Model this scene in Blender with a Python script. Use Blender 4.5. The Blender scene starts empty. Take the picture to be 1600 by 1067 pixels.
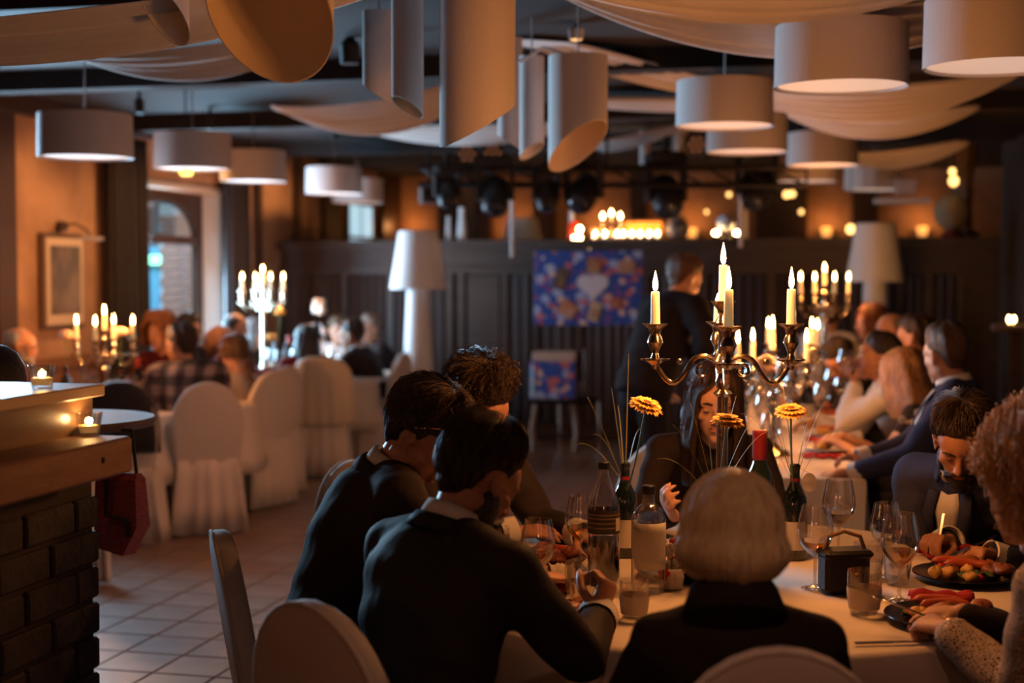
import bpy, bmesh, math, random
import numpy as np
from mathutils import Vector, Matrix
random.seed(7)
RNG = np.random.RandomState(11)
SC = bpy.context.scene
COL = SC.collection
R = math.radians
PI = math.pi

# ------------------------------------------------------------------ camera
FPX, CAMZ, HORIZON = 2222.0, 1.60, 430.0
PITCH = math.atan((533.5 - HORIZON) / FPX)
cam_d = bpy.data.cameras.new('camera')
cam = bpy.data.objects.new('camera', cam_d)
COL.objects.link(cam)
cam_d.sensor_width = 36.0
cam_d.lens = FPX / 1600 * 36
cam_d.clip_start = 0.05
cam_d.clip_end = 200
cam.location = (0, 0, CAMZ)
cam.rotation_euler = (PI / 2 - PITCH, 0, 0)
cam_d.dof.use_dof = True
cam_d.dof.focus_distance = 3.95
cam_d.dof.aperture_fstop = 1.8
SC.camera = cam

# ------------------------------------------------------------------ world, exposure
w = bpy.data.worlds.new('world')
SC.world = w
w.use_nodes = True
w.node_tree.nodes['Background'].inputs[0].default_value = (0.50, 0.72, 0.95, 1)
w.node_tree.nodes['Background'].inputs[1].default_value = 0.55
SC.view_settings.view_transform = 'Standard'
SC.view_settings.look = 'None'
SC.view_settings.gamma = 1.0
SC.view_settings.use_curve_mapping = False
SC.view_settings.exposure = 0.12
SC.cycles.sample_clamp_indirect = 2.5
SC.cycles.sample_clamp_direct = 0
SC.cycles.caustics_reflective = False
SC.cycles.caustics_refractive = False
SC.cycles.use_adaptive_sampling = True
SC.cycles.adaptive_threshold = 0.02
SC.cycles.max_bounces = 7
SC.cycles.diffuse_bounces = 3
SC.cycles.glossy_bounces = 3
SC.cycles.transparent_max_bounces = 14
SC.cycles.transmission_bounces = 6
SC.cycles.blur_glossy = 0.6

# room axes: THETA turns the room against the camera. a = across (right), b = along (away)
TH = R(13.4)
VX, VY = math.cos(TH), -math.sin(TH)
UX, UY = math.sin(TH), math.cos(TH)


def RM(a, b, z=0.0):
    return Vector((a * VX + b * UX, a * VY + b * UY, z))


def P(px, py, Y):
    """point of the place at distance Y that the photograph shows at pixel px, py"""
    cp, sp = math.cos(PITCH), math.sin(PITCH)
    dx = (px - 800) / FPX
    dy = -(py - 533.5) / FPX
    d = Vector((dx, cp + dy * sp, -sp + dy * cp))
    k = Y / d.y
    return Vector((d.x * k, Y, CAMZ + d.z * k))


def area_light(name, loc, direction, sx, sy, power, color, spread=180):
    l = bpy.data.lights.new(name, 'AREA')
    l.shape = 'RECTANGLE'
    l.size, l.size_y = sx, sy
    l.energy = power
    l.color = color
    l.spread = R(spread)
    o = bpy.data.objects.new(name, l)
    COL.objects.link(o)
    o.location = loc
    o.rotation_euler = Vector(direction).to_track_quat('-Z', 'Z').to_euler()
    return o


# daylight that falls in through the windows of the left wall
AL, BB, AR, BF, ZC = -5.68, 13.62, 1.75, -4.0, 2.86     # left wall a, parapet b, right wall a, wall behind b, ceiling
DAY = (0.40, 0.72, 1.0)
area_light('daylight_door', RM(AL - 0.12, 11.45, 1.25), RM(1, -0.25, -0.02), 1.2, 1.9, 300, DAY, 175)
area_light('daylight_window', RM(AL - 0.06, 8.08, 2.02), RM(1, -0.75, 0.03), 0.9, 0.95, 115, DAY, 95)
area_light('daylight_yard', RM(AL - 0.9, 11.2, 3.4), RM(-0.30, 1.0, -0.75), 1.6, 1.6, 150, DAY, 180)


def point_light(loc, power, color=(1.0, 0.52, 0.18), radius=0.012, name='flame_light', parent=None):
    l = bpy.data.lights.new(name, 'POINT')
    l.energy = power
    l.color = color
    l.shadow_soft_size = radius
    o = bpy.data.objects.new(name, l)
    COL.objects.link(o)
    o.location = loc
    if parent:
        o.parent = parent
    return o


# ------------------------------------------------------------------ materials
MATS = {}


def mat(name, col, rough=0.6, metal=0.0, col2=None, scale=8.0, bump=0.0, bscale=None, trans=0.0, ior=1.45, emit=None,
        estr=0.0, spec=0.5, sheen=0.0, sss=0.0, alpha=1.0, stretch=None, kind='noise', coat=0.0, detail=4.0, contrast=(0.35, 0.65)):
    if name in MATS:
        return MATS[name]
    m = bpy.data.materials.new(name)
    MATS[name] = m
    m.use_nodes = True
    nt = m.node_tree
    n = nt.nodes
    b = n['Principled BSDF']
    c = lambda q: (q[0], q[1], q[2], 1)
    b.inputs['Base Color'].default_value = c(col)
    b.inputs['Roughness'].default_value = rough
    b.inputs['Metallic'].default_value = metal
    b.inputs['IOR'].default_value = ior
    b.inputs['Specular IOR Level'].default_value = spec
    b.inputs['Transmission Weight'].default_value = trans
    b.inputs['Sheen Weight'].default_value = sheen
    b.inputs['Subsurface Weight'].default_value = sss
    b.inputs['Subsurface Radius'].default_value = (0.012, 0.005, 0.003)
    b.inputs['Coat Weight'].default_value = coat
    b.inputs['Alpha'].default_value = alpha
    if emit:
        b.inputs['Emission Color'].default_value = c(emit)
        b.inputs['Emission Strength'].default_value = estr
    if col2 or bump:
        tc = n.new('ShaderNodeTexCoord')
        mp = n.new('ShaderNodeMapping')
        nt.links.new(tc.outputs['Object'], mp.inputs[0])
        if stretch:
            mp.inputs['Scale'].default_value = stretch
        if kind == 'voronoi':
            tx = n.new('ShaderNodeTexVoronoi')
            tx.inputs['Scale'].default_value = scale
            out = tx.outputs['Distance']
        elif kind == 'wave':
            tx = n.new('ShaderNodeTexWave')
            tx.inputs['Scale'].default_value = scale
            tx.inputs['Distortion'].default_value = 3
            tx.inputs['Detail'].default_value = 3
            out = tx.outputs['Fac']
        else:
            tx = n.new('ShaderNodeTexNoise')
            tx.inputs['Scale'].default_value = scale
            tx.inputs['Detail'].default_value = detail
            out = tx.outputs['Fac']
        nt.links.new(mp.outputs[0], tx.inputs['Vector'])
        if col2:
            rp = n.new('ShaderNodeValToRGB')
            rp.color_ramp.elements[0].position = contrast[0]
            rp.color_ramp.elements[1].position = contrast[1]
            rp.color_ramp.elements[0].color = c(col)
            rp.color_ramp.elements[1].color = c(col2)
            nt.links.new(out, rp.inputs[0])
            nt.links.new(rp.outputs[0], b.inputs['Base Color'])
        if bump:
            if bscale:
                t2 = n.new('ShaderNodeTexNoise')
                t2.inputs['Scale'].default_value = bscale
                t2.inputs['Detail'].default_value = 3
                nt.links.new(mp.outputs[0], t2.inputs['Vector'])
                out = t2.outputs['Fac']
            bp = n.new('ShaderNodeBump')
            bp.inputs['Strength'].default_value = bump
            bp.inputs['Distance'].default_value = 0.01
            nt.links.new(out, bp.inputs['Height'])
            nt.links.new(bp.outputs[0], b.inputs['Normal'])
    return m


def quiet(m):
    m.cycles.emission_sampling = 'NONE'
    return m


# ------------------------------------------------------------------ mesh builder
class MB:
    def __init__(s):
        s.v = []
        s.f = []

    def add(s, verts, faces):
        o = len(s.v)
        s.v.extend([tuple(p) for p in verts])
        s.f.extend([tuple(i + o for i in f) for f in faces])
        return s

    def box(s, c, d, M=None, taper=1.0):
        x, y, z = d[0] / 2, d[1] / 2, d[2] / 2
        vs = []
        for sz in (-1, 1):
            t = taper if sz > 0 else 1.0
            for sx, sy in ((-1, -1), (1, -1), (1, 1), (-1, 1)):
                vs.append(Vector((sx * x * t, sy * y * t, sz * z)))
        if M is not None:
            vs = [M @ v for v in vs]
        vs = [v + Vector(c) for v in vs]
        return s.add(vs, [(3, 2, 1, 0), (4, 5, 6, 7), (0, 1, 5, 4), (1, 2, 6, 5), (2, 3, 7, 6), (3, 0, 4, 7)])

    def bevbox(s, c, d, r=0.01, M=None):
        """box with chamfered edges"""
        x, y, z = d[0] / 2, d[1] / 2, d[2] / 2
        r = min(r, x * .9, y * .9, z * .9)
        rings = []
        for zz, k in ((-z, r), (-z + r, 0), (z - r, 0), (z, r)):
            X, Y = x - k, y - k
            rings.append([(-X + (r if not k else r * .5), -Y, zz), (X - r * (1 if not k else .5), -Y, zz), (X, -Y + r * (1 if not k else .5), zz), (X, Y - r * (1 if not k else .5), zz),
                          (X - r * (1 if not k else .5), Y, zz), (-X + r * (1 if not k else .5), Y, zz), (-X, Y - r * (1 if not k else .5), zz), (-X, -Y + r * (1 if not k else .5), zz)])
        return s.rings(rings, M=M, off=c)

    def rings(s, rings, cap=True, closed=True, M=None, off=(0, 0, 0)):
        n = len(rings[0])
        vs = [Vector(p) for r in rings for p in r]
        if M is not None:
            vs = [M @ v for v in vs]
        vs = [v + Vector(off) for v in vs]
        fs = []
        for i in range(len(rings) - 1):
            for j in range(n if closed else n - 1):
                k = (j + 1) % n
                fs.append((i * n + j, i * n + k, (i + 1) * n + k, (i + 1) * n + j))
        if cap:
            fs.append(tuple(range(n - 1, -1, -1)))
            fs.append(tuple(range((len(rings) - 1) * n, len(rings) * n)))
        return s.add(vs, fs)

    def lathe(s, prof, c=(0, 0, 0), n=24, M=None, cap=True, ax=1.0, wob=None):
        """prof: (radius, z) list from bottom to top"""
        rings = []
        for k, (r, z) in enumerate(prof):
            r = max(r, 1e-5)
            ring = []
            for i in range(n):
                t = 2 * PI * i / n
                q = r * (1 + (wob(t, z) if wob else 0))
                ring.append((q * math.cos(t), q * math.sin(t) * ax, z))
            rings.append(ring)
        return s.rings(rings, cap=cap, M=M, off=c)

    def tube(s, pts, rad, n=8, cap=True):
        pts = [Vector(p) for p in pts]
        if not hasattr(rad, '__len__'):
            rad = [rad] * len(pts)
        t0 = (pts[1] - pts[0]).normalized()
        up = Vector((0, 0, 1)) if abs(t0.z) < 0.9 else Vector((1, 0, 0))
        x = t0.cross(up).normalized()
        rings = []
        for i, p in enumerate(pts):
            if i == 0:
                t = pts[1] - pts[0]
            elif i == len(pts) - 1:
                t = pts[-1] - pts[-2]
            else:
                t = (pts[i + 1] - pts[i]).normalized() + (pts[i] - pts[i - 1]).normalized()
            t.normalize()
            x = (x - t * x.dot(t))
            x = x.normalized() if x.length > 1e-6 else t.orthogonal().normalized()
            y = t.cross(x)
            rings.append([p + (x * math.cos(2 * PI * k / n) + y * math.sin(2 * PI * k / n)) * rad[i] for k in range(n)])
        return s.rings(rings, cap=cap)

    def ell(s, c, r, n=14, m=9, M=None):
        rings = []
        for i in range(m + 1):
            ph = -PI / 2 + PI * i / m
            if i == 0:
                ph += 0.06
            if i == m:
                ph -= 0.06
            rings.append([(r[0] * math.cos(ph) * math.cos(2 * PI * j / n), r[1] * math.cos(ph) * math.sin(2 * PI * j / n), r[2] * math.sin(ph)) for j in range(n)])
        return s.rings(rings, M=M, off=c)

    def prism(s, poly, z0, z1, M=None, off=(0, 0, 0)):
        """poly of (x, y) points, extruded along z"""
        return s.rings([[(x, y, z0) for x, y in poly], [(x, y, z1) for x, y in poly]], M=M, off=off)

    def grid(s, pts, thick=None):
        """pts[i][j] sheet of points (open)"""
        m, n = len(pts), len(pts[0])
        fs = []
        for i in range(m - 1):
            for j in range(n - 1):
                fs.append((i * n + j, i * n + j + 1, (i + 1) * n + j + 1, (i + 1) * n + j))
        return s.add([p for r in pts for p in r], fs)

    def build(s, name, material, parent=None, smooth=35, loc=None, rz=None):
        me = bpy.data.meshes.new(name)
        me.from_pydata(s.v, [], s.f)
        if material:
            me.materials.append(material)
        if smooth:
            me.shade_smooth()
            if smooth < 180:
                me.set_sharp_from_angle(angle=R(smooth))
        o = bpy.data.objects.new(name, me)
        COL.objects.link(o)
        if parent:
            o.parent = parent
        if loc is not None:
            o.location = loc
        if rz is not None:
            o.rotation_euler = (0, 0, rz)
        return o


def tag(o, label=None, cat=None, group=None, kind=None):
    if label:
        o['label'] = label
    if cat:
        o['category'] = cat
    if group:
        o['group'] = group
    if kind:
        o['kind'] = kind
    return o


def empty(name, loc=(0, 0, 0), rz=0, label=None, cat=None, group=None):
    o = bpy.data.objects.new(name, None)
    COL.objects.link(o)
    o.location = loc
    o.rotation_euler = (0, 0, rz)
    o.empty_display_size = 0.1
    return tag(o, label, cat, group)


def copy_tree(o, parent=None):
    c = o.copy()
    COL.objects.link(c)
    c.parent = parent
    for ch in list(o.children):
        copy_tree(ch, c)
    return c


def place(o, loc, rz=0, label=None, group=None, scale=None):
    o.location = loc
    o.rotation_euler = (0, 0, rz)
    if label:
        o['label'] = label
    if group:
        o['group'] = group
    if scale:
        o.scale = scale if hasattr(scale, '__len__') else (scale,) * 3
    return o


def struct(o):
    o['kind'] = 'structure'
    return o


def solidify(o, t, off=0):
    md = o.modifiers.new('solid', 'SOLIDIFY')
    md.thickness = t
    md.offset = off
    return o


RMAT = Matrix.Rotation(-TH, 3, 'Z')     # turns room-aligned boxes into the world


def rbox(mb, a0, a1, b0, b1, z0, z1):
    return mb.box(RM((a0 + a1) / 2, (b0 + b1) / 2, (z0 + z1) / 2), (a1 - a0, b1 - b0, z1 - z0), M=RMAT)
# ------------------------------------------------------------------ material palette
M_FLOOR = mat('floor_tile', (0.15, 0.10, 0.078), 0.38, col2=(0.20, 0.14, 0.108), scale=5, bump=0.08, bscale=60)
M_GROUT = mat('grout', (0.05, 0.035, 0.03), 0.9)
M_CEIL = mat('ceiling_paint', (0.013, 0.010, 0.010), 0.85, col2=(0.020, 0.016, 0.016), scale=3)
M_PLASTER = mat('warm_plaster', (0.30, 0.165, 0.095), 0.85, col2=(0.50, 0.30, 0.18), scale=2.2, bump=0.3, bscale=14, detail=8)
M_DARKWOOD = mat('dark_wood', (0.030, 0.017, 0.013), 0.45, col2=(0.055, 0.030, 0.021), scale=3, stretch=(1, 1, 8))
M_DARKTRIM = mat('dark_trim', (0.045, 0.022, 0.014), 0.5)
M_CURTAIN = mat('black_curtain', (0.016, 0.011, 0.011), 0.9, sheen=0.2)
M_PANELCLOTH = mat('brown_cloth', (0.060, 0.040, 0.036), 0.9, sheen=0.3)
M_WHITECLOTH = mat('white_cloth', (0.62, 0.55, 0.48), 0.85, bump=0.15, bscale=350, sheen=0.2)
M_TABLECLOTH = mat('table_linen', (0.66, 0.58, 0.49), 0.8, bump=0.12, bscale=300)
M_DRAPE = mat('sheer_drape', (0.52, 0.47, 0.44), 0.9, sheen=0.3, col2=(0.60, 0.55, 0.52), scale=2, bump=0.2, bscale=40)
M_SHADE = mat('lamp_fabric', (0.60, 0.54, 0.52), 0.9, bump=0.15, bscale=220, stretch=(1, 1, .3))
M_TUBEIN = mat('tube_lining', (0.80, 0.62, 0.42), 0.8)
M_DIFF = mat('lamp_diffuser', (0.80, 0.72, 0.66), 0.6, emit=(1.0, 0.70, 0.54), estr=0.42)
M_CORD = mat('cord_steel', (0.35, 0.30, 0.28), 0.4, metal=0.8)
M_BLACKMETAL = mat('black_metal', (0.018, 0.016, 0.017), 0.45, metal=0.3)
M_CHROME = mat('chrome', (0.75, 0.72, 0.70), 0.12, metal=1.0)
M_SILVER = mat('tarnished_silver', (0.72, 0.58, 0.42), 0.17, metal=1.0, col2=(0.50, 0.38, 0.26), scale=30, bump=0.12, bscale=60)
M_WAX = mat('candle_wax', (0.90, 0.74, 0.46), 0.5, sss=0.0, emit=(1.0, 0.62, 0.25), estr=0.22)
M_FLAME = quiet(mat('candle_flame', (1, 0.8, 0.4), 0.5, emit=(1.0, 0.62, 0.24), estr=45.0))
M_WICK = mat('wick', (0.02, 0.015, 0.01), 0.9)
M_BRICK = mat('dark_brick', (0.034, 0.026, 0.025), 0.75, col2=(0.052, 0.038, 0.035), scale=12, bump=0.5, bscale=50)
M_MORTAR = mat('mortar', (0.055, 0.042, 0.036), 0.9)
M_BEAM = mat('bar_beam', (0.19, 0.085, 0.045), 0.5, col2=(0.27, 0.125, 0.065), scale=4, stretch=(6, 1.2, 6), bump=0.15, bscale=30)
M_COUNTER = mat('bar_wood', (0.16, 0.085, 0.045), 0.33, col2=(0.24, 0.13, 0.06), scale=4, stretch=(6, 1.2, 6), coat=0.3)
M_LEDGE = mat('bar_ledge', (0.55, 0.40, 0.26), 0.4)
M_WHITEPLASTIC = mat('white_plastic', (0.72, 0.74, 0.76), 0.5)
M_OUTWALL = mat('daylit_wall', (0.62, 0.62, 0.62), 0.9, col2=(0.72, 0.72, 0.72), scale=4)
M_OUTBRICK = mat('red_brick', (0.30, 0.13, 0.09), 0.9, col2=(0.45, 0.22, 0.16), scale=6, bump=0.3, bscale=30)
M_OUTDOOR = mat('blue_door', (0.16, 0.42, 0.56), 0.5, col2=(0.22, 0.5, 0.64), scale=3, stretch=(1, 1, .2))
def glass_mat(name, col, rough=0.0, k=.8, k0=.13):
    """thin-walled glass: mostly see-through, with a fresnel shine"""
    m = bpy.data.materials.new(name)
    MATS[name] = m
    m.use_nodes = True
    nt = m.node_tree
    n = nt.nodes
    n.remove(n['Principled BSDF'])
    tr = n.new('ShaderNodeBsdfTransparent')
    tr.inputs[0].default_value = (*col, 1)
    gl = n.new('ShaderNodeBsdfGlossy')
    gl.inputs['Roughness'].default_value = max(rough, 0.07)
    gl.inputs['Color'].default_value = (1, 1, 1, 1)
    lw = n.new('ShaderNodeLayerWeight')
    lw.inputs['Blend'].default_value = 0.36
    mul = n.new('ShaderNodeMath')
    mul.operation = 'MULTIPLY_ADD'
    mul.inputs[1].default_value = k
    mul.inputs[2].default_value = k0
    mx = n.new('ShaderNodeMixShader')
    nt.links.new(lw.outputs['Facing'], mul.inputs[0])
    nt.links.new(mul.outputs[0], mx.inputs[0])
    nt.links.new(tr.outputs[0], mx.inputs[1])
    nt.links.new(gl.outputs[0], mx.inputs[2])
    nt.links.new(mx.outputs[0], n['Material Output'].inputs[0])
    return m


M_GLASS = glass_mat('clear_glass', (0.93, 0.91, 0.88))
M_GREENGLASS = mat('dark_green_glass', (0.008, 0.014, 0.010), 0.07, spec=0.8, coat=0.5)
M_WINEW = glass_mat('white_wine', (0.90, 0.62, 0.22), .05, .5, .10)
M_WINER = mat('red_wine', (0.05, 0.006, 0.006), 0.08, spec=0.6)
M_WATER = glass_mat('still_water', (0.90, 0.87, 0.82), .03, .5, .05)
M_COLA = mat('cola', (0.018, 0.008, 0.005), 0.08, spec=0.6)
M_PAPER = mat('paper_label', (0.62, 0.53, 0.42), 0.8)
M_FROST = mat('frosted_label', (0.60, 0.55, 0.46), 0.6)
M_DARKLABEL = mat('printed_label', (0.05, 0.035, 0.03), 0.6)
M_REDFOIL = mat('red_foil', (0.22, 0.012, 0.016), 0.35, spec=0.6)
M_BLACKCAP = mat('black_cap', (0.012, 0.012, 0.013), 0.4)
M_PLATE = mat('black_plate', (0.013, 0.012, 0.012), 0.22, spec=0.6)
M_WHITEPLATE = mat('white_plate', (0.72, 0.66, 0.58), 0.3)
M_REDNAP = mat('red_napkin', (0.34, 0.012, 0.018), 0.85)
M_WHITENAP = mat('white_napkin', (0.72, 0.64, 0.54), 0.85)
M_SAUSAGE = mat('sausage', (0.36, 0.06, 0.02), 0.35, col2=(0.48, 0.10, 0.03), scale=30)
M_POTATO = mat('potato', (0.66, 0.40, 0.10), 0.5, col2=(0.50, 0.24, 0.05), scale=25)
M_MEAT = mat('roast_meat', (0.20, 0.06, 0.02), 0.4, col2=(0.34, 0.12, 0.04), scale=30, bump=0.4, bscale=60)
M_GREENS = mat('salad_leaf', (0.05, 0.085, 0.012), 0.5, col2=(0.11, 0.15, 0.03), scale=20)
M_TOMATO = mat('tomato', (0.55, 0.03, 0.01), 0.25)
M_PETAL = mat('orange_petal', (0.95, 0.42, 0.05), 0.6, col2=(0.95, 0.60, 0.16), scale=40)
M_PETALPALE = mat('pale_petal', (0.85, 0.55, 0.38), 0.6)
M_FLOWERHEART = mat('flower_heart', (0.20, 0.07, 0.015), 0.9, bump=0.6, bscale=300)
M_STEM = mat('green_stem', (0.12, 0.17, 0.05), 0.5)
M_GRASS = mat('grass_blade', (0.22, 0.20, 0.07), 0.5)
M_STEEL = mat('cutlery_steel', (0.55, 0.50, 0.46), 0.2, metal=1.0)
M_GOLD = mat('gold_stud', (0.85, 0.55, 0.20), 0.25, metal=1.0)
M_BLACKLEATHER = mat('black_leather', (0.014, 0.011, 0.010), 0.5, bump=0.3, bscale=120, spec=.2)
M_REDFABRIC = mat('red_weave', (0.16, 0.020, 0.022), 0.9, col2=(0.30, 0.06, 0.05), scale=140, bump=0.6)

# ------------------------------------------------------------------ room shell
fl = MB()
rbox(fl, AL - 1.5, AR + .2, BF - .2, 18.2, -0.10, -0.004)
floor = struct(fl.build('floor', M_GROUT, smooth=0))

# floor tiles: nearest 300 in view are parts, the rest one part
TS = 0.272
tile_me = MB().bevbox((0, 0, 0), (TS - 0.009, TS - 0.009, 0.012), 0.003).build('tile', M_FLOOR, floor, smooth=0)
tile_src = tile_me.data
bpy.data.objects.remove(tile_me)
tiles = []
na0, na1 = int((AL + .1) / TS), int((AR) / TS)
for ia in range(na0, na1):
    for ib in range(int(BF / TS), int(BB / TS)):
        p = RM((ia + .5) * TS, (ib + .5) * TS, -0.0045)
        if p.y > 0.3:
            sx = 800 + FPX * p.x / p.y
            sy = HORIZON + FPX * CAMZ / p.y
            seen = 140 < sx < 1010 and 690 < sy < 1090 and not (sx > 470 and sy > 800) and not (560 < sx < 800)
        else:
            sx = sy = 0
            seen = False
        tiles.append((0 if seen else 1, p.y, p))
tiles.sort(key=lambda t: (t[0], t[1]))
rest = MB()
for k, (sn, d, p) in enumerate(tiles):
    if k < 300 and sn == 0:
        o = bpy.data.objects.new('tile', tile_src)
        COL.objects.link(o)
        o.parent = floor
        o.location = p
        o.rotation_euler = (random.uniform(-.003, .003), random.uniform(-.003, .003), -TH)
    else:
        rest.box(p, (TS - .009, TS - .009, .012), M=RMAT)
rest_o = rest.build('tile_field', M_FLOOR, floor, smooth=0)
rest_o['kind'] = 'stuff'

cl = MB()
rbox(cl, AL - .3, AR + .2, BF - .2, 18.2, ZC, ZC + 0.1)
ceiling = struct(cl.build('ceiling', M_CEIL, smooth=0))
for k, b in enumerate((3.2, 5.6, 8.0, 10.4, 12.8)):
    bm_ = MB()
    rbox(bm_, AL, AR, b - .09, b + .09, ZC - .12, ZC)
    bm_.build('ceiling_beam', M_CEIL, ceiling, smooth=0)

# left wall with window openings
WINS = [(7.58, 8.58, 1.5, 2.55), (10.75, 12.20, 0.0, 2.34)]
lw = MB()
edges = [BF]
for (b0, b1, z0, z1) in WINS:
    rbox(lw, AL - .3, AL, edges[-1], b0, 0, ZC)
    if z0 > 0:
        rbox(lw, AL - .3, AL, b0, b1, 0, z0)
    rbox(lw, AL - .3, AL, b0, b1, z1, ZC)
    edges.append(b1)
rbox(lw, AL - .3, AL, edges[-1], 18.0, 0, ZC)
wall_left = struct(lw.build('wall_left', M_PLASTER, smooth=0))
# shallow pilasters, skirting and a dark dado rail as on the photograph's left wall
for k, (b0, b1) in enumerate(((8.60, 8.82), (10.02, 10.14), (12.95, 13.06))):
    q = MB()
    rbox(q, AL, AL + .05, b0, b1, 0.0, ZC - .1)
    struct(q.build('trim_%d' % (k + 1), M_DARKTRIM, smooth=0))
q = MB()
rbox(q, AL, AL + .03, 8.82, 10.02, 0.92, 1.0)
rbox(q, AL, AL + .012, 8.82, 10.02, 0.0, 0.92)
struct(q.build('trim_4', mat('dado_paint', (0.22, 0.10, 0.05), 0.8), smooth=0))
q = MB()
rbox(q, AL, AL + .10, BF, 13.6, ZC - .14, ZC)
struct(q.build('trim_5', M_DARKTRIM, smooth=0))
q = MB()
rbox(q, AL, AL + .025, 10.5, 12.45, 2.34, 2.39)
struct(q.build('trim_6', mat('pale_lintel', (0.55, 0.50, 0.46), 0.7), smooth=0))

# wall behind the camera and right wall
q = MB(); rbox(q, AL - .3, AR + .2, BF - .2, BF, 0, ZC)
struct(q.build('wall_front', M_PLASTER, smooth=0))
q = MB(); rbox(q, AR, AR + .2, BF, 18.2, 0, ZC)
wall_right = struct(q.build('wall_right', M_DARKWOOD, smooth=0))

# window just outside the frame on the left wall: the daylight in the room comes through it
q = MB()
for bb in (7.61, 8.08, 8.55):
    rbox(q, AL - .22, AL - .16, bb - .03, bb + .03, 1.5, 2.55)
for zz in (1.53, 2.05, 2.52):
    rbox(q, AL - .22, AL - .16, 7.58, 8.58, zz - .03, zz + .03)
struct(q.build('window_1', M_DARKTRIM, smooth=0))

# the arched door to the yard
D0, D1 = 10.75, 12.20


def arch_frame(b0, b1, zs, zt, w, a0, a1, n=14):
    """arched frame between b0 and b1: posts to zs, then an arc up to zt, spandrel filled to the lintel"""
    mb = MB()
    c = (b0 + b1) / 2
    h = (b1 - b0) / 2 - w
    rbox(mb, a0, a1, b0, b0 + w, 0, zs)
    rbox(mb, a0, a1, b1 - w, b1, 0, zs)
    lo = [(c + h * math.cos(PI - PI * i / n), zs + (zt - zs) * math.sin(PI * i / n)) for i in range(n + 1)]
    for i in range(n):
        (p0, q0), (p1, q1) = lo[i], lo[i + 1]
        top = 2.34
        vs = []
        for a in (a0, a1):
            vs += [RM(a, p0, q0), RM(a, p1, q1), RM(a, p1, top), RM(a, p0, top)]
        mb.add(vs, [(0, 1, 2, 3), (7, 6, 5, 4), (0, 4, 5, 1), (2, 6, 7, 3), (1, 5, 6, 2), (0, 3, 7, 4)])
    rbox(mb, a0, a1, b0, b0 + w, zs, 2.34)
    rbox(mb, a0, a1, b1 - w, b1, zs, 2.34)
    return mb


door_3 = arch_frame(D0, D1, 1.94, 2.26, 0.07, AL - .26, AL - .18).build('door_1', M_DARKTRIM, smooth=0)
struct(door_3)
q = MB(); rbox(q, AL - .27, AL - .17, D0 + .07, D1 - .07, 1.88, 1.95)
q.build('transom', M_DARKTRIM, door_3, smooth=0)
q = MB(); rbox(q, AL - .225, AL - .219, D0 + .07, D1 - .07, 1.95, 2.28)
q.build('pane', M_GLASS, door_3, smooth=0)
# outside: a yard wall, brick pier, blue door leaf and glowing strips for the green reflections
q = MB(); rbox(q, AL - 2.6, AL - 2.5, 9.0, 16.5, -.1, 4.0)
out_wall = struct(q.build('wall_outside', M_OUTWALL, smooth=0))
q = MB(); rbox(q, AL - 2.7, AL - .3, 8.0, 17, -.12, -.02)
struct(q.build('floor_outside', M_GROUT, smooth=0))
brick_o = empty('brick_pier', RM(AL - .75, 13.15, 0), -TH, 'red and white brick pier seen outside through the arched doorway', 'pier')
q = MB(); q.box((0, 0, 1.15), (0.46, 0.46, 2.3))
q.build('core', mat('pale_mortar', (0.55, 0.50, 0.47), 0.9), brick_o, smooth=0)
bk = MB().bevbox((0, 0, 0), (0.225, 0.03, 0.066), 0.005).build('brick', M_OUTBRICK, brick_o, smooth=0)
bsrc = bk.data
bpy.data.objects.remove(bk)
for i in range(28):
    for side in range(2):
        for j in range(2):
            o = bpy.data.objects.new('brick', bsrc)
            COL.objects.link(o)
            o.parent = brick_o
            off = (j - .5) * .236 + (0.0 if i % 2 else 0.03)
            if side == 0:
                o.location = (off, -.232, .05 + i * .078)
            else:
                o.location = (.232, off, .05 + i * .078)
                o.rotation_euler = (0, 0, PI / 2)
yard_door = empty('yard_door', RM(AL - 1.35, 13.75, 0), -TH + R(-20), 'pale blue wooden door standing open in the yard', 'door')
MB().bevbox((0, 0, .95), (1.05, .05, 1.9), .006).build('leaf', M_OUTDOOR, yard_door, smooth=0)
for zz in (.45, 1.35):
    for xx in (-.25, .25):
        MB().bevbox((xx, -.03, zz), (.36, .02, .7), .008).build('panel', M_OUTDOOR, yard_door, smooth=0)
MB().ell((.42, -.05, .98), (.025, .03, .025)).build('knob', M_CHROME, yard_door)
gl = empty('green_reflection', RM(AL - 1.30, 13.60, 1.76), -TH + R(-20), 'two glowing green strips painting the reflections above the pale blue door', 'light')  # glowing strips stand in for green reflections, no lamp hangs there
MB().tube([(-.30, 0, .03), (.30, 0, .03)], .018).build('tube', quiet(mat('green_glow', (.2, 1, .5), emit=(.35, 1.0, .55), estr=2.6)), gl)
MB().tube([(-.30, 0, -.03), (.30, 0, -.03)], .014).build('tube', MATS['green_glow'], gl)
MB().box((0, .03, 0), (.66, .02, .1)).build('housing', M_WHITEPLASTIC, gl, smooth=0)


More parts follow.
